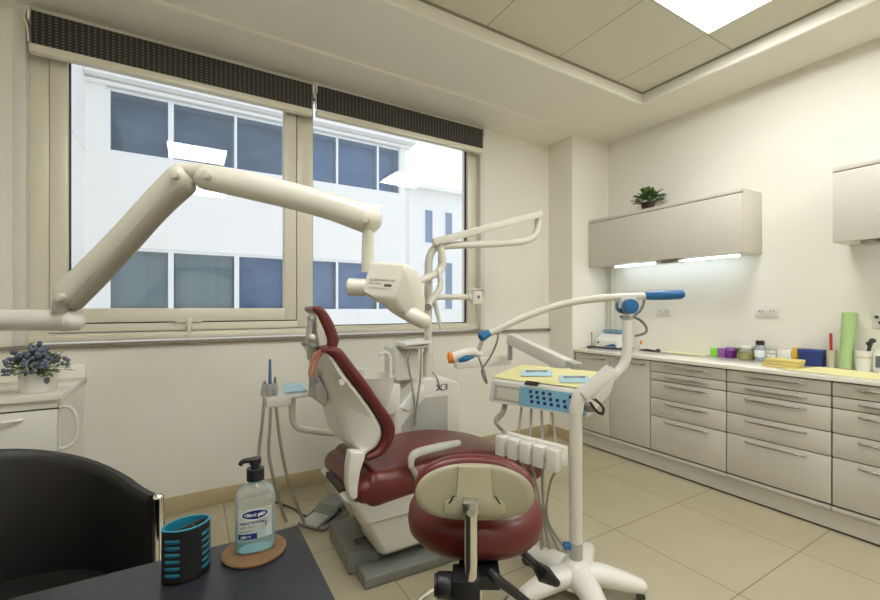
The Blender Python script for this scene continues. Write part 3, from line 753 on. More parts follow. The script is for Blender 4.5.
MB().lathe(cp(.0185, .155, .181), c, 28).lathe(cp(.009, .181, .192), c).lathe(cp(.0125, .190, .203), c).tube([bmx @ Vector(q) for q in spline([(.0, 0, .1965), (-.015, 0, .199), (-.026, 0, .1975), (-.032, 0, .191)], 5)], [.0075, .006, .0055, .005], 10).build('pump', M['blk'], t)
# label wraps the front; front faces the camera (-y)
lab = MB()
front = lambda x: -.0262*(max(0.0, 1-(abs(x)/.0415)**2.6))**(1/2.6)-.0005
def curved(mb, pts_outline, off):     # outline (x,z) -> grid-free thin sheet bent on the bottle
    vs = [mb.bm.verts.new(bmx @ Vector((x, front(x)-off, z))) for x, z in pts_outline]; return vs
def strip(x0, x1, z0, z1, off, n=10):
    mb = MB(); r0 = []; r1 = []
    for k in range(n+1):
        x = x0+(x1-x0)*k/n; r0.append(bmx @ Vector((x, front(x)-off, z0))); r1.append(bmx @ Vector((x, front(x)-off, z1)))
    V0 = [mb.bm.verts.new(p) for p in r0]; V1 = [mb.bm.verts.new(p) for p in r1]
    for k in range(n): mb.bm.faces.new((V0[k], V0[k+1], V1[k+1], V1[k]))
    return mb
lb = strip(-.034, .034, .034, .100, .0001).build('label_sheet', thin_clear('milky_label', (.92, .95, .96), .45, (.78, .82, .84), 1.2), t)
def ellipse_patch(cx, cz, rx, rz_, off, name, m_, par, n=36):
    mb = MB(); cen = mb.bm.verts.new(bmx @ Vector((cx, front(cx)-off, cz)))
    V = [mb.bm.verts.new(bmx @ Vector((cx+rx*math.cos(2*PI*k/n), front(cx+rx*math.cos(2*PI*k/n))-off, cz+rz_*math.sin(2*PI*k/n)))) for k in range(n)]
    for k in range(n): mb.bm.faces.new((cen, V[k], V[(k+1) % n]))
    return mb.build(name, m_, par)
ellipse_patch(.0, .0865, .0285, .0115, .0004, 'oval_rim', M['label'], t)
ellipse_patch(.0, .0868, .0262, .0098, .0007, 'oval_logo', M['ink'], t)
strip(-.034, .004, .034, .046, .0005).build('blue_band', M['ink'], t)
T = lambda x, z, off=.0010: bmx @ Matrix.Translation((x, front(x*.6)-off, z)) @ Matrix.Rotation(PI/2, 4, 'X')
text_part('logo_lines', 'hand gel', .010, T(0, .0868, .0012), M['label'], t)
text_part('label_text', 'Hand Sanitizer', .0088, T(-.031, .0700), M['ink'], t, 'LEFT', bold=.0001)
text_part('label_text', 'with Aloe', .0078, T(-.031, .061), M['inkg'], t, 'LEFT')
text_part('label_text', 'kills germs', .0062, T(-.031, .0525), M['inkg'], t, 'LEFT')
text_part('label_text', '250 ml', .0075, T(-.029, .040), M['label'], t, 'LEFT')
mb = MB()
for k in range(5): mb.leaf(bmx @ Vector((.018+.002*k, front(.018)-.001, .052+.003*k)), bmx.to_3x3() @ Vector(((-.6+.3*k), -.05, 1)), .013, .003, 0)
mb.build('leaf_print', M['inkg'], t)

# ================================================================== BLACK TUB ARMCHAIR
ac = Vector((-.478, 1.582, 0)); AR = math.radians(35)
AM = Matrix.Translation(ac) @ Matrix.Rotation(AR, 4, 'Z')
t = thing('tub_armchair', 'black leather tub armchair with chrome posts behind the desk', 'armchair', ac, AR)
hw = .315
path = []
for k in range(5): path.append((hw, -.21+.16*k/4))
for k in range(1, 24):
    a = PI*k/24; path.append((hw*math.cos(a)*1.0, -.05+.33*math.sin(a)**.85))
for k in range(5): path.append((-hw, -.05-.16*k/4))
npt = len(path); rings = []
for i, (x, y) in enumerate(path):
    u = i/(npt-1); a = Vector(path[max(i-1, 0)]); b = Vector(path[min(i+1, npt-1)]); d = (b-a).normalized(); nrm = Vector((d.y, -d.x))
    s = math.sin(PI*u); top = .715+.130*min(1, s*1.02)**2.1; lean = .05*s
    th = .045
    ring = []
    for (w, z) in ((-.5, .26), (.5, .26), (.5, .5), (.5, top-.03), (.42, top-.010), (.2, top), (-.2, top), (-.42, top-.010), (-.5, top-.03), (-.5, .5)):
        off = w*th*2*.5+lean*max(0, (z-.42))/.4*1.0
        ring.append(AM @ Vector((x+nrm.x*off, y+nrm.y*off, z)))
    rings.append(ring)
MB().loft(rings).build('shell', M['leather'], t, 40)
# seat cushion
rings = []
out = [(x*.92, y*.92+.0) for x, y in path]
for ins, z in ((.03, .30), (0, .32), (0, .42), (.012, .445), (.04, .458), (.12, .466)):
    rings.append([AM @ Vector((x*(1-ins/.3), -.02+(y)*(1-ins/.3), z)) for x, y in out])
MB().loft(rings).build('seat', M['leather'], t, 50)
for sx_ in (1, -1):
    x, y = sx_*hw, -.235
    MB().tube([AM @ Vector((x, y, .0)), AM @ Vector((x, y, .708))], .017, 16, round_end=True).build('post', M['chrome'], t)
    MB().tube([AM @ Vector((sx_*.2, .13, .27)), AM @ Vector((sx_*.22, .15, 0))], .016, 12).build('leg', M['chrome'], t)

# ================================================================== DENTAL CHAIR
dc = thing('dental_chair', 'burgundy dental patient chair with white shell on a grey base plate', 'dental chair', (1.05, 2.06, 0))
# floor plate
MB().prism([(.69, 1.835), (1.50, 1.79), (1.56, 1.84), (1.56, 2.27), (1.5, 2.32), (.70, 2.32)], lambda u, v, w: (u, v, w), 0, .055, .012).build('base_plate', M['gry'], dc)
MB().prism([(.66, 1.98), (.80, 1.94), (.88, 2.0), (.88, 2.30), (.67, 2.34)], XY, .0, .105, .014).build('base_cover', M['gry'], dc)
# white lift body
def chair_ring(x0, x1, y0, y1, z, r=.06, n=6):
    out = []
    for cx, cy, a0 in ((x1-r, y1-r, 0), (x0+r, y1-r, PI/2), (x0+r, y0+r, PI), (x1-r, y0+r, 1.5*PI)):
        for k in range(n+1):
            a = a0+PI/2*k/n; out.append((cx+r*math.cos(a), cy+r*math.sin(a), z))
    return out
lo = [chair_ring(.80, 1.42, 1.89, 2.22, .10, .03), chair_ring(.775, 1.44, 1.865, 2.235, .125, .04), chair_ring(.68, 1.46, 1.835, 2.27, .30, .045), chair_ring(.672, 1.46, 1.82, 2.28, .315, .05)]
up = [chair_ring(.668, 1.46, 1.81, 2.285, .318, .05), chair_ring(.625, 1.48, 1.80, 2.30, .40, .05), chair_ring(.60, 1.48, 1.80, 2.30, .43, .05), chair_ring(.61, 1.48, 1.81, 2.29, .436, .05)]
MB().loft(lo).build('lift_body', M['wht'], dc)
MB().loft(up).build('seat_shell', M['wht'], dc)
MB().box(.60, .64, 1.93, 2.16, .43, .455).build('shadow_gap', M['gap'], dc)
q = Yp(357, 521, 1.95)
MB().box(.672, .70, 1.955, 2.02, .215, .29, .006, Matrix.Translation((0.02, 0, 0)) @ Matrix.Rotation(0, 4, 'Y')).build('button_plate', M['gry'], dc)
MB().cyl((.665, 1.90, .2), (.72, 1.90, .2), .012).build('knob', M['blk'], dc)
# seat cushion: side profile in x/z, wide soft rims
top = spline([(.69, .52, 0), (.72, .545, 0), (.80, .538, 0), (1.0, .545, 0), (1.25, .545, 0), (1.48, .50, 0), (1.66, .435, 0), (1.80, .36, 0)], 5)
bot = spline([(.675, .41, 0), (.72, .385, 0), (.80, .39, 0), (1.0, .405, 0), (1.25, .425, 0), (1.46, .39, 0), (1.63, .335, 0), (1.76, .28, 0)], 5)
MB().slab([((p.x, p.y), (q.x, q.y)) for p, q in zip(top, bot)], 1.775, 2.33, .055, .012, 5, grow=[1, 1, 1, .97, .9, .78]).build('seat', M['red'], dc, 50)
# backrest
redp = spline([(.545, 1.125, 0), (.575, 1.115, 0), (.625, 1.05, 0), (.70, .95, 0), (.767, .852, 0), (.818, .775, 0), (.832, .72, 0), (.812, .66, 0), (.765, .618, 0), (.70, .602, 0)], 4)
inn = spline([(.512, 1.098, 0), (.545, 1.072, 0), (.588, 1.014, 0), (.660, .918, 0), (.728, .819, 0), (.768, .748, 0), (.776, .705, 0), (.765, .672, 0), (.738, .645, 0), (.69, .63, 0)], 4)
MB().slab([((p.x, p.y), (q.x, q.y)) for p, q in zip(redp, inn)], 1.80, 2.30, .022, .0, 4).build('backrest_cushion', M['red'], dc, 50)
shb = spline([(.488, 1.09, 0), (.487, 1.07, 0), (.497, 1.03, 0), (.515, .965, 0), (.535, .90, 0), (.552, .84, 0), (.568, .78, 0), (.584, .72, 0), (.600, .672, 0), (.635, .640, 0)], 4)
MB().slab([((p.x, p.y), (q.x, q.y)) for p, q in zip(inn, [p+Vector((.022, 0, 0)) for p in shb])], 1.815, 2.285, .04, 0, 5, bn=.4).build('backrest_shell', M['wht'], dc, 50)
MB().cyl((.575, 1.812, .97), (.575, 1.83, .97), .012).build('shell_screw', M['wht'], dc)
MB().prism([(.505, .99), (.50, .87), (.55, .83), (.57, .9)], XZ, 1.98, 2.12, .01).build('shell_pad', M['lgry'], dc)
# hinge arms between back and seat
for y0 in (1.79,):
    MB().prism([(p.x, p.y) for p in spline([(.606, .665, 0), (.675, .645, 0), (.655, .575, 0), (.642, .50, 0), (.638, .455, 0), (.612, .455, 0), (.596, .50, 0), (.594, .58, 0), (.606, .665, 0)], 4)[:-1]], XZ, y0, y0+.06, .010, 3).build('hinge_arm', M['wht'], dc)
# headrest
hf = spline([(.478, 1.305, 0), (.505, 1.305, 0), (.535, 1.275, 0), (.567, 1.218, 0), (.588, 1.155, 0), (.580, 1.115, 0)], 5)
hk = spline([(.476, 1.278, 0), (.488, 1.262, 0), (.500, 1.235, 0), (.518, 1.195, 0), (.532, 1.15, 0), (.532, 1.120, 0)], 5)
MB().slab([((p.x, p.y), (q.x, q.y)) for p, q in zip([v+Vector((.012, 0, 0)) for v in hf], [v+Vector((.012, 0, 0)) for v in hk])], 1.925, 2.10, .018, 0, 4).build('headrest', M['red'], dc, 50)
hb = [(.480, 1.280), (.495, 1.263), (.522, 1.21), (.54, 1.155), (.532, 1.115), (.500, 1.108), (.488, 1.17)]
MB().prism([(u+.012, v) for u, v in hb], XZ, 1.94, 2.085, .008, 3).build('headrest_shell', M['off'], dc)
MB().tube(spline([(.492, 1.96, 1.24), (.472, 1.955, 1.225), (.466, 1.955, 1.17), (.472, 1.955, 1.13), (.49, 1.96, 1.125)], 5), .014, 10).box(.480, .51, 1.97, 2.06, 1.05, 1.25, .008).cyl((.478, 1.935, 1.255), (.478, 1.99, 1.255), .012).build('headrest_bracket', M['lgry'], dc)
MB().ball((.474, 1.935, 1.165), .016).build('headrest_knob', M['off'], dc)
# armrest on the near side
pth = spline([Zp(411, 466, .56), Zp(412, 457, .595), Zp(420, 452, .60), Zp(440, 447, .605), Zp(458, 443, .605)], 5)
MB().tube(pth, [.014, .019, .022, .022, .018], 12, flat=.7, round_end=True).build('armrest', M['lgry'], dc)
MB().tube(spline([Zp(411, 466, .56), Vector((.92, 1.78, .5)), Vector((.93, 1.80, .44))], 4), .013, 10).build('armrest_post', M['lgry'], dc)
# straps hanging from the headrest
def strap(p, nm='bib_clip_strap'): pass
t = thing('bib_clip', 'salmon bib strap with two metal clips hanging from the headrest', 'bib clip', Yp(318, 353, 1.90))
for k, (pts) in enumerate((((321, 350), (313, 358), (310, 372), (311, 378)), ((323, 351), (317, 360), (315, 370), (315, 376)))):
    MB().tube(spline([Yp(a, b, 1.895-.01*k) for a, b in pts], 5), .0075, 8, flat=.4).build('strap', M['salmon'], t)
    a, b = pts[-1]
    MB().tube([Yp(a, b-1, 1.895-.01*k), Yp(a+2.5, b+7, 1.895-.01*k)], [.007, .009], 8, flat=.5).build('clip', M['gry'], t)

# foot control
fc = Zp(325, 518, 0)
t = thing('foot_control', 'grey foot pedal unit on the floor behind the desk corner', 'foot pedal', (.715, 2.585, 0))
fm_ = frame_mtx((.715, 2.585, 0), (.80, .55, 0), (0, 0, 1))
MB().box(-.13, .14, -.10, .10, 0, .022, .006, fm_).build('base', M['gry'], t)
MB().prism([(-.13, .022), (-.02, .03), (.03, .075), (.14, .09), (.14, .022)], lambda u, v, w: fm_ @ Vector((u, w, v)), -.07, .085, .012).build('housing', M['gry'], t)
MB().box(-.14, -.02, -.06, .07, .03, .05, .008, fm_ @ Matrix.Rotation(-.12, 4, 'Y')).build('pedal', M['lgry'], t)
MB().tube(spline([Zp(341, 503, .03), Zp(328, 512, .01), Zp(314, 516, .008), Zp(303, 515, .008), Zp(292, 508, .008), Zp(270, 500, .008)], 6), .006, 8).build('cord', M['dgry'], t)
MB().cyl(fm_ @ Vector((.05, -.075, .05)), fm_ @ Vector((.05, -.055, .05)), .012).build('knob', M['dgry'], t)

# ================================================================== DENTAL UNIT (cuspidor cabinet)
du = thing('dental_unit', 'white floor-standing dental unit with spittoon bowl and X3 lettering', 'dental unit', (1.4, 2.62, 0))
YU = 2.50
prof = [(1.15, .06), (1.15, .60), (1.165, .645), (1.20, .672), (1.26, .735), (1.32, .80), (1.35, .822), (1.42, .822), (1.58, .797), (1.625, .78), (1.65, .74), (1.655, .68), (1.655, .06)]
MB().prism(prof, XZ, YU, YU+.36, .02, 4).build('cabinet', M['wht'], du)
MB().prism([(1.19, .10), (1.19, .52), (1.22, .56), (1.33, .66), (1.36, .69), (1.545, .69), (1.545, .10)], XZ, YU-.006, YU+.02, .004, 2).build('front_panel', M['lgry'], du)
MB().prism([(1.19, .64), (1.325, .785), (1.35, .79), (1.36, .74), (1.24, .615)], XZ, YU-.012, YU+.02, .005, 2).build('side_deck', mat('pale_blue_white', (.80, .82, .80), .3), du)
text_part('lettering', 'X3', .062, Matrix.Translation((1.50, YU-.0018, .745)) @ Matrix.Rotation(PI/2, 4, 'X'), M['inkg'], du, bold=.0012, sx=1.35)
MB().box(1.18, 1.37, YU+.08, YU+.28, .80, 1.03, .025).build('water_column', M['wht'], du)
MB().box(1.13, 1.70, YU+.02, YU+.34, 0, .06, .01).build('foot', M['gry'], du)
MB().cyl((1.60, YU-.01, .40), (1.60, YU, .40), .012).tube(spline([(1.61, YU-.008, .40), (1.64, YU-.03, .36), (1.64, YU-.02, .28)], 4), .004, 6).build('valve', M['gry'], du)
# spittoon
bc = Vector((1.03, YU+.10, 0))
MB().lathe([(0, .62), (.075, .62), (.10, .65), (.135, .78), (.145, .845), (.150, .856), (.140, .856), (.125, .80), (.07, .72), (0, .71)], bc, 32).box(1.03, 1.2, YU+.02, YU+.18, .60, .80, .02).build('spittoon_bowl', M['wht'], du)
MB().tube(spline([(1.125, YU+.03, .84), (1.125, YU+.03, .94), (1.115, YU+.03, .99), (1.09, YU+.03, 1.008), (1.06, YU+.03, 1.003), (1.045, YU+.03, .992)], 6), [.014, .012, .011, .010, .009], 12).build('spout', M['wht'], du)
MB().lathe([(0, .83), (.03, .83), (.035, .90), (.03, .90), (0, .885)], (.97, YU+.1, 0)).build('cup_filler', M['wht'], du)
# instrument tray on top
tl = Yp(414, 344, YU)
MB().prism([(1.20, 1.045), (1.21, 1.066), (1.40, 1.078), (1.40, 1.056)], XZ, YU-.03, YU+.17, .006, 3).build('top_tray', M['wht'], du)
MB().box(1.20, 1.38, YU-.026, YU+.1, 1.028, 1.043, .004).tube([(1.36, YU+.02, 1.05), (1.44, YU+.05, 1.12)], .008, 8).build('tray_bracket', M['lgry'], du)
for k, pts in enumerate((((409, 350), (408, 362), (411, 380), (414, 400), (416, 424)), ((421, 348), (421, 362), (420, 380), (417, 405), (415, 426)))):
    MB().tube(spline([Yp(a, b, YU-.02-.008*k) for a, b in pts], 6), .0065, 8).build('hose', M['hose'], du)
MB().box(1.655, 2.16, YU+.04, YU+.10, .855, .925, .012).build('support_beam', M['wht'], du)
MB().tube(spline([Yp(432, 372, YU+.02), Yp(437, 378, YU), Yp(440, 388, YU-.01)], 4), .004, 6).build('cable', M['gry'], du)

# ================================================================== OPERATING LAMP
la = thing('operating_lamp', 'cream dental operating lamp folded on its pole and arms by the window', 'lamp', (1.40, 2.56, .83))
YP = 2.56
k_ = YP/2.5
P = lambda a, b, y=YP: Yp(a, b, y)
MB().tube([P(428, 378), P(428, 352)], .036, 20).tube([P(428, 353), P(428, 330)], .027, 18).tube(spline([P(428, 332), P(428.5, 270), P(430, 256), P(435, 248), P(444, 246), P(460, 245), P(500, 243.5), P(522, 241.5), P(533, 237), P(537.5, 229), P(538, 220)], 6), .027, 16).build('pole', M['wht2'], la)
q0 = P(433, 242.5, 2.52); q1 = P(541.5, 213.5, 2.52)
MB().box(-(q1-q0).length/2, (q1-q0).length/2, -.026, .026, -.022, .022, .008, frame_mtx((q0+q1)/2, q1-q0, (0, -1, 0))).cyl(P(538, 221), P(538, 213), .02).build('spring_arm', M['wht2'], la)
MB().cyl(P(441, 250, 2.50), P(441, 243, 2.50), .016).build('pivot', M['lgry'], la)
MB().tube(spline([P(441, 247, 2.5), P(442, 258, 2.5), P(441.5, 267, 2.5), P(437, 273, 2.48), P(428, 277, 2.46), P(420, 281, 2.44), P(408, 287, 2.42)], 6), [.022, .030, .030, .026, .024, .022, .02], 14).build('yoke', M['wht2'], la)
MB().tube(spline([P(438, 270, 2.46), P(440, 278, 2.45), P(440, 287, 2.44), P(435, 296, 2.43), P(430, 303, 2.42), P(427, 310, 2.41)], 5), [.012, .018, .022, .022, .020, .018], 12).build('handle', M['wht2'], la)
MB().tube(spline([P(434, 300, 2.45), P(437, 312, 2.45), P(441, 329, 2.45)], 5), [.018, .016, .010], 10, round_end=True).build('handle', M['wht2'], la)
MB().cyl(P(428, 307, 2.40), P(428, 307, 2.37), .022).build('knob', M['gry'], la)
hd = P(402, 300, 2.40)
hm2 = frame_mtx(hd, (.86, -.5, 0), (-.3, -.3, -.9))
MB().lathe([(0, -.03), (.05, -.03), (.09, -.02), (.10, .0), (.10, .02), (.085, .025), (0, .03)], (0, 0, 0), 28, hm2.to_3x3().to_4x4()).build('tmp', M['wht2'], la)
o = COL.objects['tmp'] if 'tmp' in COL.objects else None
o.name = 'lamp_head'; o.data.transform(Matrix.Translation(hd))
MB().tube([P(436, 297, 2.46), P(468, 297, 2.50)], .019, 14).cyl(P(467, 297, 2.5), P(470, 297, 2.5), .028).build('side_arm', M['wht2'], la)
q = P(475.5, 297, 2.5)
MB().box(q.x-.04, q.x+.045, q.y-.03, q.y+.03, q.z-.055, q.z+.06, .01).build('switch_box', M['wht2'], la)
MB().cyl((q.x+.005, q.y-.035, q.z), (q.x+.005, q.y-.028, q.z), .012).box(q.x-.04, q.x+.05, q.y-.034, q.y-.028, q.z+.045, q.z+.052).build('screw', M['gry'], la)

# ================================================================== DELIVERY TRAY
A = Vector((1.435, 1.885, .775)); B = Vector((1.62, 1.36, .775)); ex = (B-A).normalized(); ey = Vector((-ex.y, ex.x, 0)); ey = -ey if ey.x < 0 else ey
ey = (ey+Vector((0, 0, .085))).normalized(); ez = ex.cross(ey); ez = -ez if ez.z < 0 else ez
LT = (B-A).length
tm = Matrix((ex, ey, ez)).transposed().to_4x4(); tm = Matrix.Translation(A) @ tm    # x along the front, y to the back, z up
tr = thing('delivery_tray', 'white dental delivery tray with blue key panel on its jointed arm', 'instrument table', (1.75, 1.68, .78))
D_ = .40
tp = lambda u, v, w: tm @ Vector((w, u, v))
MB().prism([(-.0, .0), (.03, .110), (.045, .122), (D_, .122), (D_+.01, .08), (D_-.05, .03), (.05, -.005)], tp, 0, LT, .012, 3).build('tray_body', M['wht'], tr)
def on_front(u0, u1, v0, v1, off):     # rectangle on the sloped front: u along width, v 0..1 up the slope
    s0 = Vector((0, 0.0, 0)); s1 = Vector((0, .03, .110)); d = s1-s0; n = Vector((0, -d.z, d.y)).normalized()
    return [tm @ (Vector((u, 0, 0))+s0+d*v+n*off) for u, v in ((u0, v0), (u1, v0), (u1, v1), (u0, v1))]
def slab(mb, q0, q1):
    V0 = [mb.bm.verts.new(p) for p in q0]; V1 = [mb.bm.verts.new(p) for p in q1]
    mb.bm.faces.new(V0); mb.bm.faces.new(V1)
    for k in range(4): mb.bm.faces.new((V0[k], V0[(k+1) % 4], V1[(k+1) % 4], V1[k]))
    return mb
slab(MB(), on_front(.03, .20, .12, .86, -.004), on_front(.03, .20, .12, .86, .0012)).build('display_bezel', M['lgry'], tr)
slab(MB(), on_front(.05, .185, .24, .74, -.004), on_front(.05, .185, .24, .74, .003)).build('display', M['lcd'], tr)
slab(MB(), on_front(.19, LT-.012, .08, .93, -.004), on_front(.19, LT-.012, .08, .93, .004)).build('key_panel', M['blue2'], tr)
mb = MB()
for r in range(3):
    for k in range(7 if r < 2 else 6):
        u = .245+.036*k+(.006*r); v = .76-.22*r
        if r == 0 and k in (4, 5): continue
        slab(mb, on_front(u, u+.017, v-.065, v+.065, .003), on_front(u, u+.017, v-.07, v+.07, .0055))
mb.build('keys', M['ink'], tr)
slab(MB(), [tm @ Vector((x, y, z)) for x, y, z in ((.215, .028, .116), (.29, .028, .116), (.29, .05, .127), (.215, .05, .127))], [tm @ Vector((x, y, z)) for x, y, z in ((.215, .024, .122), (.29, .024, .122), (.29, .05, .132), (.215, .05, .132))]).build('badge', M['blk'], tr)
# jointed arm
e0 = Vector((2.10, 2.47, 1.06)); e1 = Vector((2.06, 1.84, .92))
mx_ = frame_mtx((e0+e1)/2, (e1-e0), (0, 0, 1)); Lh = (e1-e0).length/2
MB().box(-Lh-.02, Lh-.03, -.035, .035, -.042, .042, .008, mx_).build('arm', M['wht'], tr)
MB().box(Lh-.035, Lh+.035, -.037, .037, -.044, .044, .006, mx_).cyl((2.10, 2.49, .90), (2.10, 2.49, 1.03), .018).build('arm_joint', M['lgry'], tr)
MB().tube([(2.05, 1.83, .90), tm @ Vector((.12, D_-.03, .07))], .03, 14).build('tray_mount', M['wht'], tr)
# hand bracket below and the holder bar
hA = Zp(497, 452, .62); hB = Zp(562, 471, .62)
hA = Vector((1.325, 1.675, .61)); hB = Vector((1.415, 1.33, .61))
hx_ = (hB-hA).normalized(); hy = Vector((-hx_.y, hx_.x, 0)); hy = -hy if hy.x < 0 else hy
hmx = Matrix((hx_, hy, Vector((0, 0, 1)))).transposed().to_4x4(); hmx = Matrix.Translation(hA) @ hmx; LH = (hB-hA).length
post = spline([tm @ Vector((.075, .07, .01)), tm @ Vector((.07, .03, -.06)), tm @ Vector((.055, -.02, -.10)), hmx @ Vector((.035, .03, .06))], 5)
MB().tube(post, .018, 12, flat=.6).build('holder_post', M['lgry'], tr)
mb = MB().box(0, LH, .03, .066, -.03, .062, .006, hmx)
pitch = LH/5
for k in range(5):
    mb.box(k*pitch+.004, (k+1)*pitch-.013, -.02, .036, -.045, .052, .006, hmx)
    mb.box((k+1)*pitch-.014, (k+1)*pitch-.002, .012, .036, -.008, .05, .003, hmx)
hold = mb.build('handpiece_holder', M['wht'], tr)
for k in range(4):
    top = tm @ Vector((.15+.055*k, .12, .02)); mid = hmx @ Vector(((k+.9)*pitch+.012, .075, .03))
    lowx = hmx @ Vector((.2+.012*k, .06, -.2)); fl = Vector((1.50+.03*k, 1.52-.03*k, .012))
    MB().tube(spline([top, (top+mid)/2+Vector((0, 0, .0)), mid, mid+Vector((0.005, 0, -.09)), (mid+lowx)/2+Vector((0, 0, -.05)), lowx+Vector((.02, 0, -.12)), fl+Vector((-.02, 0, .10)), fl+Vector((.03, .02, 0)), Vector((1.72, 1.75+.03*k, .012))], 6), .0065, 8).build('hose', M['hose'], tr)
# cover sheet and pouches lying on the tray
up = .1245
cr = [tm @ Vector(p) for p in ((-.01, .05, up), (LT+.004, .05, up), (LT+.012, D_+.015, up), (-.012, D_+.015, up))]
sheet('tray_cover', cr, .002, 8, M['yels'], 'yellow paper cover spread on the delivery tray', 'tray cover', .004, 3)
def pouch(x0, x1, y0, y1, rot, label, m_=M['sheetb']):
    c0 = tm @ Vector(((x0+x1)/2, (y0+y1)/2, up+.0085)); mxx = tm.to_3x3().to_4x4() @ Matrix.Rotation(rot, 4, 'Z'); w_, h_ = (x1-x0)/2, (y1-y0)/2
    mxx = Matrix.Translation(c0) @ mxx
    t = thing('sterile_pouch', label, 'pouch', c0)
    mb = MB(); n = 8; V = []
    for lv in (-1, 1):
        g = [[mb.bm.verts.new(mxx @ Vector((-w_+2*w_*i/n, -h_+2*h_*j/n, .001+lv*.0015+(lv > 0)*.008*math.sin(PI*i/n)*math.sin(PI*j/n)))) for j in range(n+1)] for i in range(n+1)]
        V.append(g)
        for i in range(n):
            for j in range(n): mb.bm.faces.new((g[i][j], g[i+1][j], g[i+1][j+1], g[i][j+1]))
    ed = [(0, j) for j in range(n)]+[(i, n) for i in range(n)]+[(n, n-j) for j in range(n)]+[(n-i, 0) for i in range(n)]
    for (i, j), (k, l) in zip(ed, ed[1:]+ed[:1]): mb.bm.faces.new((V[0][i][j], V[0][k][l], V[1][k][l], V[1][i][j]))
    mb.build('pouch', m_, t)
    mb = MB()
    for k in range(2): mb.tube([mxx @ Vector((-w_*.7, -.012+.024*k, .0105)), mxx @ Vector((w_*.7, -.01+.02*k, .0105))], .003, 6)
    mb.build('instrument', M['steel'], t)
pouch(.10, .27, .15, .30, .45, 'pale blue sterile pouch farther from the pole on the tray')
pouch(.345, .50, .11, .26, .45, 'pale blue sterile pouch nearer the pole on the tray')

# ================================================================== WHITENING LAMP CART
W0 = 1.93
hub = Vector((1.525, 1.345, 0)); 
ct = thing('whitening_lamp_cart', 'white lamp cart with star base, pole and curved blue-handled arm', 'lamp cart', hub)
mb = MB().lathe([(0, .045), (.10, .05), (.085, .10), (.055, .135), (.042, .15), (0, .152)], hub, 28)
mb.build('base_hub', M['wht'], ct)
for k in range(5):
    a = math.radians(-30.7-12+72*k); d = Vector((math.cos(a), math.sin(a), 0))
    MB().tube([hub+d*.03+Vector((0, 0, .082)), hub+d*.12+Vector((0, 0, .085)), hub+d*.22+Vector((0, 0, .068)), hub+d*.275+Vector((0, 0, .058))], [.05, .046, .038, .030], 14, flat=1.25, up=(0, 0, 1), round_end=True).build('leg', M['wht'], ct)
    cpos = hub+d*.275
    MB().cyl(cpos+Vector((0, 0, .03)), cpos+Vector((0, 0, .045)), .01).cyl(cpos+Vector((-d.y*.016, d.x*.016, .018)), cpos+Vector((d.y*.016, -d.x*.016, .018)), .018, 14).build('caster', M['dgry'], ct)
MB().tube([hub+Vector((0, 0, .145)), hub+Vector((0, 0, .225))], .031, 20).build('collar', M['lgry'], ct)
MB().tube([hub+Vector((0, 0, .22)), hub+Vector((0, 0, .80)), hub+Vector((0.0, 0, .84))], .0285, 20).build('pole', M['off'], ct)
kd = Vector((-RT[0], -RT[1], 0))
MB().cyl(hub+kd*.028+Vector((0, 0, .205)), hub+kd*.055+Vector((0, 0, .205)), .018).build('clamp_knob', M['blue'], ct)
D2 = lambda a, b, t=W0: Dp(a, b, t)
MB().tube(spline([hub+Vector((0, 0, .82)), D2(577, 404), D2(580, 396), D2(588, 388)], 4), .032, 18).build('elbow', M['wht'], ct)
m0, m1 = D2(583, 396, 1.90), D2(613, 369, 1.90)
mxx = frame_mtx((m0+m1)/2, (m1-m0), (-FW[0], -FW[1], 0)); Lh = (m1-m0).length/2
MB().box(-Lh, Lh, -.022, .02, -.05, .02, .006, mxx).box(-Lh*.75, Lh*.6, -.042, -.02, -.05, .01, .005, mxx).build('control_box', M['wht'], ct)
MB().tube(spline([D2(605, 382), D2(616, 374), D2(624, 364), D2(627, 352), D2(627.5, 335), D2(627, 314)], 6), [.021, .022, .0225, .0225, .022, .021], 18).build('upright', M['wht'], ct)
MB().lathe([(.021, 0), (.0235, .002), (.0235, .016), (.021, .018)], D2(627, 320), cap=False).build('upright_ring', M['lgry'], ct)
q = D2(627, 302)
MB().box(-.035, .035, -.018, .018, -.03, .035, .006, frame_mtx(q, (RT[0], RT[1], 0), (0, 0, 1))).build('tilt_bracket', M['wht'], ct)
vd = Vector((-FW[0], -FW[1], 0))
k0 = D2(626.5, 306.5)
MB().cyl(k0+vd*.015, k0+vd*.055, .034, 28, .006).cyl(k0-vd*.015, k0-vd*.05, .034, 28, .006).build('tilt_knob', M['blue'], ct)
armp = spline([D2(645, 296), D2(620, 297), D2(598, 298.5), D2(573, 302), D2(549, 308), D2(527, 316), D2(510, 323.5), D2(497, 330), D2(488, 334.5)], 6)
MB().tube(armp, [.016, .017, .017, .0165, .016, .0155, .015, .014, .013], 16).build('curved_arm', M['wht2'], ct)
MB().tube([D2(646, 295.7), D2(650, 295.5), D2(668, 295), D2(680, 294.5)], [.018, .021, .023, .022], 18, round_end=True).build('handle_grip', M['blue'], ct)
MB().ball(D2(483, 336), .024, 1, 1, .95).cyl(D2(481, 338, 1.91), D2(489, 333, 1.93), .017, 20, .003).build('ball_joint', M['blue'], ct)
MB().tube([D2(483, 338), D2(478, 352)], .010, 12).build('link', M['lgry'], ct)
hd_ = MB().tube(spline([D2(479.5, 354), D2(472, 352), D2(462, 354.5), D2(453, 358)], 5), [.014, .022, .026, .024], 16, round_end=True).build('light_head', M['wht'], ct)
MB().tube(spline([D2(474, 356.5, 1.915), D2(466, 358.5, 1.905), D2(459, 361, 1.91)], 4), [.007, .015, .009], 12).build('blue_inlay', M['blue'], hd_)
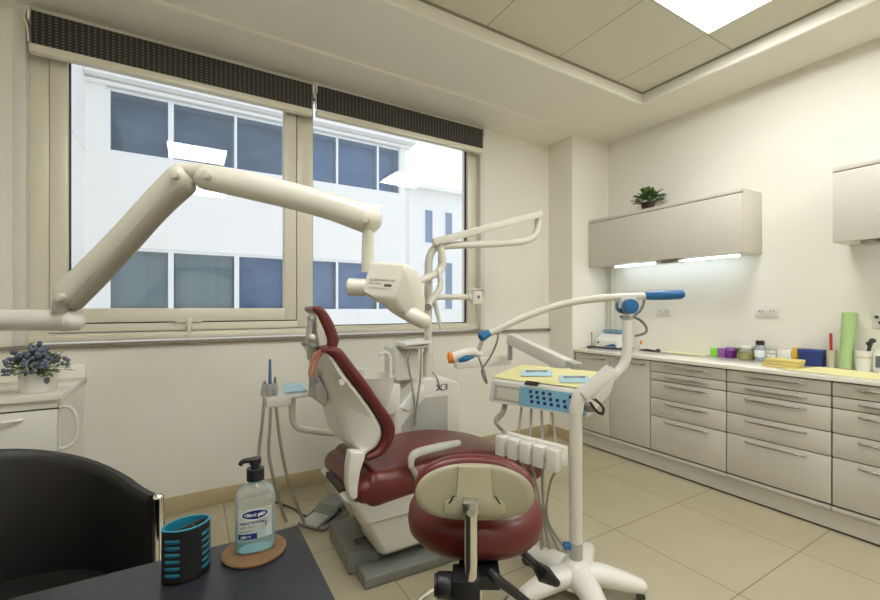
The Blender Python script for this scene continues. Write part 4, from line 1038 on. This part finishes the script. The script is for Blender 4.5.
MB().tube([D2(453.5, 357.8), D2(447.5, 359)], [.026, .021], 14).box(-.012, .012, -.024, .024, -.006, .006, .002, frame_mtx(D2(449, 355), (0, 0, 1), (RT[0], RT[1], 0))).build('lamp_tip', M['orange'], hd_)
MB().tube(spline([D2(498, 330), D2(497.5, 340), D2(493, 352), D2(487, 362), D2(482, 370), D2(484, 379), D2(487, 383), D2(484, 372), D2(479, 358)], 6), .0045, 8).build('cable', M['gry'], ct)
MB().tube(spline([D2(644, 297), D2(643.5, 304), D2(640, 311), D2(635, 315)], 5), .006, 8).tube(spline([D2(620, 317), D2(630, 316), D2(640, 320), D2(646, 327), D2(645, 333), D2(635, 336)], 6), .006, 8).build('cable', M['gry'], ct)
MB().tube(spline([D2(592, 398), D2(600, 404), D2(604, 410), D2(600, 413), D2(594, 408), D2(590, 402)], 6), .005, 8).tube(spline([D2(594, 398), D2(602, 406), D2(603, 414), D2(597, 412), D2(591, 403)], 6), .005, 8).build('cable', M['blk'], ct)
MB().box(-.008, .03, -.016, .016, -.13, .02, .004, frame_mtx(D2(587, 408, 1.96), (RT[0], RT[1], 0), (-FW[0], -FW[1], 0)) @ Matrix.Rotation(-PI/2, 4, 'X') @ Matrix.Rotation(PI/2, 4, 'X')).build('side_bracket', M['gry'], ct)

# ================================================================== OPERATOR STOOL
sc_ = Vector((.815, 1.145, 0)); sr = -math.atan2(FW[0], FW[1])-.03
st = thing('operator_stool', 'round burgundy operator stool with cream-backed backrest and chrome bracket', 'stool', sc_, sr)
sm = Matrix.Translation(sc_) @ Matrix.Rotation(sr, 4, 'Z')      # local -y faces the camera
def sring(r, z, ry=None, n=48, pw=2.15): 
    ry = ry or r
    return [sm @ Vector((math.copysign(abs(math.cos(2*PI*k/n))**(2/pw), math.cos(2*PI*k/n))*r, math.copysign(abs(math.sin(2*PI*k/n))**(2/pw), math.sin(2*PI*k/n))*ry, z)) for k in range(n)]
prof = [(.01, .562), (.17, .560), (.202, .567), (.218, .586), (.222, .612), (.218, .642), (.203, .666), (.174, .680), (.10, .687), (.01, .688)]
MB().loft([sring(r, z, r*.92) for r, z in prof]).build('seat', M['red'], st, 60)
MB().loft([sring(r, z, r*.92) for r, z in ((.01, .548), (.175, .550), (.19, .560), (.19, .564), (.01, .566))]).build('seat_pan', M['blk'], st)
bmx2 = sm @ Matrix.Translation((-.014, -.205, .782)) @ Matrix.Rotation(math.radians(-6), 4, 'X')
MB().oval_pad(bmx2 @ Matrix.Translation((0, .012, .006)), 0.170, .091, .05, 2.3, -1.1, 48, .01).build('backrest', M['red'], st, 60)
MB().oval_pad(bmx2 @ Matrix.Translation((0, -.014, 0)), .163, .077, .016, 2.3, -1.1, 48, .0).build('backrest_shell', M['cream'], st, 60)
fbx = lambda x0, x1, z0, z1, y0, y1, bev, mbx: mbx.box(x0, x1, y0, y1, z0, z1, bev, bmx2)
mb = MB().prism([(-.045, .072), (.045, .072), (.052, -.012), (.082, -.022), (.086, -.048), (.07, -.058), (-.07, -.058), (-.086, -.048), (-.082, -.022), (-.052, -.012)], lambda u, v, w: bmx2 @ Vector((u, w-1.1*u*u*.6, v)), -.034, -.012, .006, 2)
mb.build('mount_plate', mat('cream_mount', (.36, .335, .23), .4), st)
text_part('brand_mark', 'comfort', .014, bmx2 @ Matrix.Translation((.0, -.0345, .022)) @ Matrix.Rotation(PI/2, 4, 'X'), M['gry'], st)
for s in (-1, 1): MB().prism([(s*.055, -.006), (s*.060, -.006), (s*.072, -.024), (s*.068, -.026)], lambda u, v, w: bmx2 @ Vector((u, w-.004, v)), -.034, -.03).build('slot', M['blk'], st)
L3 = lambda x, y, z: sm @ Vector((x, y, z))
barp = spline([L3(-.025, -.262, .775), L3(-.025, -.268, .72), L3(-.025, -.270, .66), L3(-.025, -.268, .60), L3(-.025, -.262, .555)], 5)
MB().tube(barp, .017, 16, flat=.55, up=tuple((sm.to_3x3() @ Vector((1, 0, 0))))).build('back_bar', M['chrome'], st)
MB().box(-.047, -.003, -.276, -.24, .745, .778, .004, sm).cyl(L3(-.025, -.28, .752), L3(-.025, -.262, .752), .011).build('bar_clamp', M['steel'], st)
MB().box(-.075, -.0, -.275, -.19, .40, .565, .006, sm).box(-.055, .06, -.235, .04, .515, .554, .006, sm).cyl(L3(-.075, -.235, .53), L3(-.118, -.235, .53), .034, 20, .005).cyl(L3(-.118, -.235, .53), L3(-.125, -.235, .53), .028).build('mechanism', M['blk'], st)
MB().cyl(L3(0, 0, .2), L3(0, 0, .56), .026).build('gas_column', M['chrome'], st)
MB().tube(spline([L3(.03, -.22, .56), L3(.05, -.23, .545), L3(.12, -.20, .475), L3(.15, -.19, .445)], 4), [.014, .014, .012, .012], 10).ball(L3(.16, -.186, .436), .02).build('lever', M['blk'], st)
MB().tube([L3(.10, -.06, .57), L3(.19, -.10, .50)], .011, 10).tube([L3(.18, -.095, .508), L3(.205, -.11, .485), L3(.235, -.12, .47)], [.014, .03, .016], 12, round_end=True, flat=.6).build('lever', M['blk'], st)
MB().tube([L3(.23*math.cos(2*PI*k/40), .23*math.sin(2*PI*k/40), .24) for k in range(41)], .011, 10).build('foot_ring', M['chrome'], st)
for k in range(5):
    a = 2*PI*k/5+.3; d = Vector((math.cos(a), math.sin(a), 0))
    lg = MB().tube([L3(0, 0, .12)+d*.03, L3(0, 0, .10)+d*.15, L3(0, 0, .075)+d*.29], [.026, .022, .017], 10).build('leg', M['chrome'], st)
    cpos = L3(0, 0, 0)+d*.29
    MB().cyl(cpos+Vector((-d.y*.018, d.x*.018, .028)), cpos+Vector((d.y*.018, -d.x*.018, .028)), .028, 16).cyl(cpos+Vector((0, 0, .05)), cpos+Vector((0, 0, .075)), .009).build('caster', M['blk'], st)
    MB().tube([L3(0, 0, .24), L3(0, 0, .24)+d*.225], .007, 8).build('ring_spoke', M['chrome'], st)
MB().cyl(L3(0, 0, .09), L3(0, 0, .26), .035).build('hub', M['blk'], st)

# ================================================================== ASSISTANT TRAY
YA = 2.42
at_ = thing('assistant_tray', 'small white assistant shelf on an arm left of the patient chair', 'shelf', Yp(285, 397, YA))
q0 = Yp(262, 396, YA); q1 = Yp(309, 396, YA); zt = Yp(285, 391, YA).z
MB().box(q0.x, q1.x, YA-.10, YA+.10, zt-.028, zt, .007).box(q0.x+.005, q0.x+.13, YA-.115, YA+.02, zt-.06, zt-.002, .008).build('shelf', M['wht'], at_)
MB().tube(spline([Yp(292, 394, YA), Yp(292, 408, YA), Yp(293, 420, YA), Yp(299, 428, YA), Yp(312, 430.5, YA+.02), Yp(342, 434, YA+.06), Yp(395, 436, YA+.10)], 6), .019, 14).build('arm', M['wht'], at_)
def handpiece(px, y, z0, h_, cols, label, hose_pts):
    p = Yp(px, 395, y); t = thing('suction_handpiece', label, 'handpiece', (p.x, y, zt))
    b = Vector((p.x, y, zt+.001))
    MB().tube([b, b+Vector((0, 0, .025)), b+Vector((0, 0, .03)), b+Vector((0, 0, .062))], [.013, .013, .017, .012], 12).build('grip', M['lgry'], t)
    MB().tube([b+Vector((0, 0, .058)), b+Vector((0.0, 0, .055+h_))], [.009, .006], 10, round_end=True).build('nozzle', cols, t)
    MB().tube(spline(hose_pts, 7), .008, 8).build('hose', M['hose'], t)
fp = Vector((.62, 2.62, .012))
handpiece(264.5, YA-.09, 0, .02, M['steel'], 'short grey suction handpiece at the shelf end', [Yp(264.5, 398, YA-.09), Yp(262, 425, YA-.1), Yp(259, 450, YA-.1), Yp(259, 470, YA-.1), Yp(268, 490, YA-.05)+Vector((0, 0, .0))])
handpiece(270, YA-.10, 0, .13, mat('blue_grey_nozzle', (.07, .16, .36), .4), 'tall handpiece with a blue nozzle standing in the white shelf', [Yp(271, 398, YA-.1), Yp(270, 425, YA-.11), Yp(269, 455, YA-.1), Yp(276, 488, YA-.06), Zp(286, 520, .01), Zp(297, 526, .01)])
handpiece(275, YA-.09, 0, .035, M['gry'], 'grey-tipped handpiece beside the blue nozzle', [Yp(275, 398, YA-.09), Yp(280, 440, YA-.1), Yp(288, 480, YA-.06), Yp(298, 508, YA-.02), Zp(305, 524, .012)])
q = Yp(292, 388, YA)
sheet('paper_towel', [(q0.x+.10, YA-.09, zt+.002), (q1.x-.03, YA-.09, zt+.002), (q1.x-.03, YA+.09, zt+.016), (q0.x+.12, YA+.09, zt+.016)], .006, 6, M['sheetb'], 'folded pale blue paper towel on the assistant shelf', 'paper towel', .004, 5)

# ================================================================== WALL-MOUNTED X-RAY ARM
xr = thing('xray_arm', 'cream wall-mounted x-ray unit with folding arm and tube head', 'x-ray unit', (XL, 2.80, 1.26))
e0 = Dp(73, 320, 1.47); 
wl = Dp(0, 320.3, 1.47); dr = (wl-e0).normalized(); far = e0+dr*((XL+.09-e0.x)/dr.x)
MB().tube([far, e0-dr*-.03], .037, 24).build('extension_arm', M['wht'], xr)
MB().tube([e0-dr*-.035, e0+dr*.0], .0395, 24).ball(e0, .0385).build('arm_cap', M['ceram'], xr)
MB().box(XL+.002, XL+.10, far.y-.1, far.y+.1, far.z-.16, far.z+.16, .012).build('wall_bracket', M['wht'], xr)
def beam(pts, wid, thick, name, t0, par):
    """rounded arm shell: path in the arm's own upright plane"""
    MB().tube(spline(pts, 6), wid, 18, flat=thick, round_end=True).build(name, M['wht2'], par)
lp = [Dp(69, 292, 1.45), Dp(84, 277, 1.445), Dp(122, 238, 1.43), Dp(150, 207, 1.415), Dp(172, 185, 1.405), Dp(181, 178, 1.40)]
upn = (RT[0]*-.7, RT[1]*-.7, .7)
MB().tube(spline(lp, 6), [.046, .043, .042, .041, .044, .046], 18, flat=.8, round_end=True, up=upn).build('lower_arm', M['wht2'], xr)
MB().cyl(Dp(62, 312, 1.455), Dp(66, 296, 1.455), .03).build('lower_pivot', M['lgry'], xr)
# lower seam shell under the arm
lp2 = [Dp(76, 304, 1.45), Dp(98, 280, 1.445), Dp(132, 243, 1.43), Dp(160, 212, 1.415), Dp(188, 187, 1.405)]
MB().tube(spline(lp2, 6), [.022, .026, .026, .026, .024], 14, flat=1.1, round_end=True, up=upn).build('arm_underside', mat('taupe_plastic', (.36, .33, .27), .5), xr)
MB().tube([Dp(178, 172, 1.40), Dp(204, 172, 1.40)], .028, 16).build('elbow', mat('cream_elbow', (.66, .63, .53), .4), xr)
upp = [Dp(206, 177, 1.40), Dp(222, 180, 1.395), Dp(255, 187, 1.385), Dp(300, 198, 1.37), Dp(335, 208, 1.355), Dp(358, 216, 1.345), Dp(368, 219.5, 1.34)]
MB().tube(spline(upp, 6), [.043, .044, .045, .043, .043, .045, .046], 18, flat=.75, round_end=True, up=(0, 0, 1)).build('upper_arm', M['wht2'], xr)
for a, b, tt in ((173, 174, 1.35), (205, 174, 1.345), (365, 219, 1.29), (58, 297, 1.40)):
    c0 = Dp(a, b, tt); MB().cyl(c0+vd*.004, c0-vd*.02, .014, 18, .003).build('pivot_cap', M['screw'], xr)
MB().tube([Dp(368, 225, 1.335), Dp(368, 233, 1.335), Dp(368, 236, 1.335), Dp(367.5, 272, 1.335)], [.0165, .0165, .019, .019], 18).build('stem', M['wht2'], xr)
# tube head
def hxyz(a, b, t): return Dp(a, b, t)
# front-left face corners (px): label face; built as a rounded block in its own frame
HT = 1.31
pa, pb, pd = Dp(370, 262, HT), Dp(407, 263.5, HT-.03), Dp(362, 294, HT-.012)
pn = (pb-pa).cross(pd-pa).normalized(); cam0 = Vector((0, 0, H))
def on_plane(px, py): d = _ray(px, py); return cam0+d*((pa-cam0).dot(pn)/d.dot(pn))
pc_ = on_plane(396, 299)
MB().hull([pa, pb, pc_, pd]+[Dp(a, b, HT+d) for a, b, d in ((421.5, 279, .045), (426, 305, .035), (424, 319, .02), (417, 323.5, .0), (402, 314, -.02), (374, 261, .13), (418, 271, .15), (416, 315, .13), (374, 295, .12))], .0085, 3).build('tube_head', M['wht2'], xr, 24)
MB().tube([Dp(349, 287, 1.33), Dp(376, 288, 1.33)], .0275, 20, round_end=False).ball(Dp(350, 287, 1.33), .027, .5, .5, 1).build('side_knob', M['wht2'], xr)
MB().tube(spline([Dp(386, 300, 1.345), Dp(396, 306, 1.335), Dp(411, 314.5, 1.315), Dp(423, 321, 1.30)], 5), [.018, .025, .026, .025], 18, round_end=True).build('cone', M['wht2'], xr)
nn_ = -pn if pn.dot(Vector((FW[0], FW[1], 0))) > 0 else pn
lbm = frame_mtx(on_plane(381, 283)+nn_*.0012, pb-pa, nn_)
mb = MB().box(-.040, .038, -.016, .016, 0, .0006, 0, lbm); mb.build('rating_plate', mat('cream_label', (.70, .67, .57), .5), xr)
text_part('plate_text', 'X-RAY', .012, lbm @ Matrix.Translation((-.038, .008, .0012)), M['gry'], xr, 'LEFT')
text_part('plate_text', 'DENTAL UNIT', .0075, lbm @ Matrix.Translation((-.002, .0085, .0012)), M['gry'], xr, 'LEFT')
text_part('plate_text', '70 kV  8 mA', .0075, lbm @ Matrix.Translation((-.038, -.003, .0012)), M['gry'], xr, 'LEFT')
mb = MB().box(.012, .036, -.011, -.003, 0, .001, 0, lbm); mb.build('plate_mark', M['dgry'], xr)

# ================================================================== WORLD, CAMERA, RENDER SETTINGS
wd = bpy.data.worlds.new('sky'); SC.world = wd; wd.use_nodes = True
nt = wd.node_tree; N = nt.nodes; L = nt.links; bg = N['Background']
tc = N.new('ShaderNodeTexCoord'); mp = N.new('ShaderNodeMapping'); mp.inputs['Scale'].default_value = (1, 1, 2.2); mp.inputs['Location'].default_value = (.35, .1, .2)
nz = N.new('ShaderNodeTexNoise'); nz.inputs['Scale'].default_value = 2.4; nz.inputs['Detail'].default_value = 7
cr = N.new('ShaderNodeValToRGB'); cr.color_ramp.elements[0].position = .30; cr.color_ramp.elements[1].position = .52
cr.color_ramp.elements[0].color = (.50, .68, 1.0, 1); cr.color_ramp.elements[1].color = (1.22, 1.25, 1.3, 1)
L.new(tc.outputs['Generated'], mp.inputs['Vector']); L.new(mp.outputs[0], nz.inputs['Vector']); L.new(nz.outputs['Fac'], cr.inputs[0]); L.new(cr.outputs[0], bg.inputs[0])
bg.inputs[1].default_value = 1.12
cam = bpy.data.cameras.new('camera'); co = bpy.data.objects.new('camera', cam); COL.objects.link(co)
co.location = (0, 0, H); co.rotation_euler = (PI/2, 0, -YAW)
cam.sensor_width = 36; cam.lens = F/880*36; cam.shift_y = (HZ-300)/880; cam.clip_start = .02; cam.clip_end = 200
SC.camera = co
SC.view_settings.view_transform = 'Standard'; SC.view_settings.look = 'None'; SC.view_settings.gamma = 1; SC.view_settings.use_curve_mapping = False
SC.view_settings.exposure = 0.0
SC.cycles.use_denoising = True
SC.cycles.max_bounces = 10; SC.cycles.diffuse_bounces = 6; SC.cycles.transparent_max_bounces = 16
SC.cycles.sample_clamp_indirect = 6
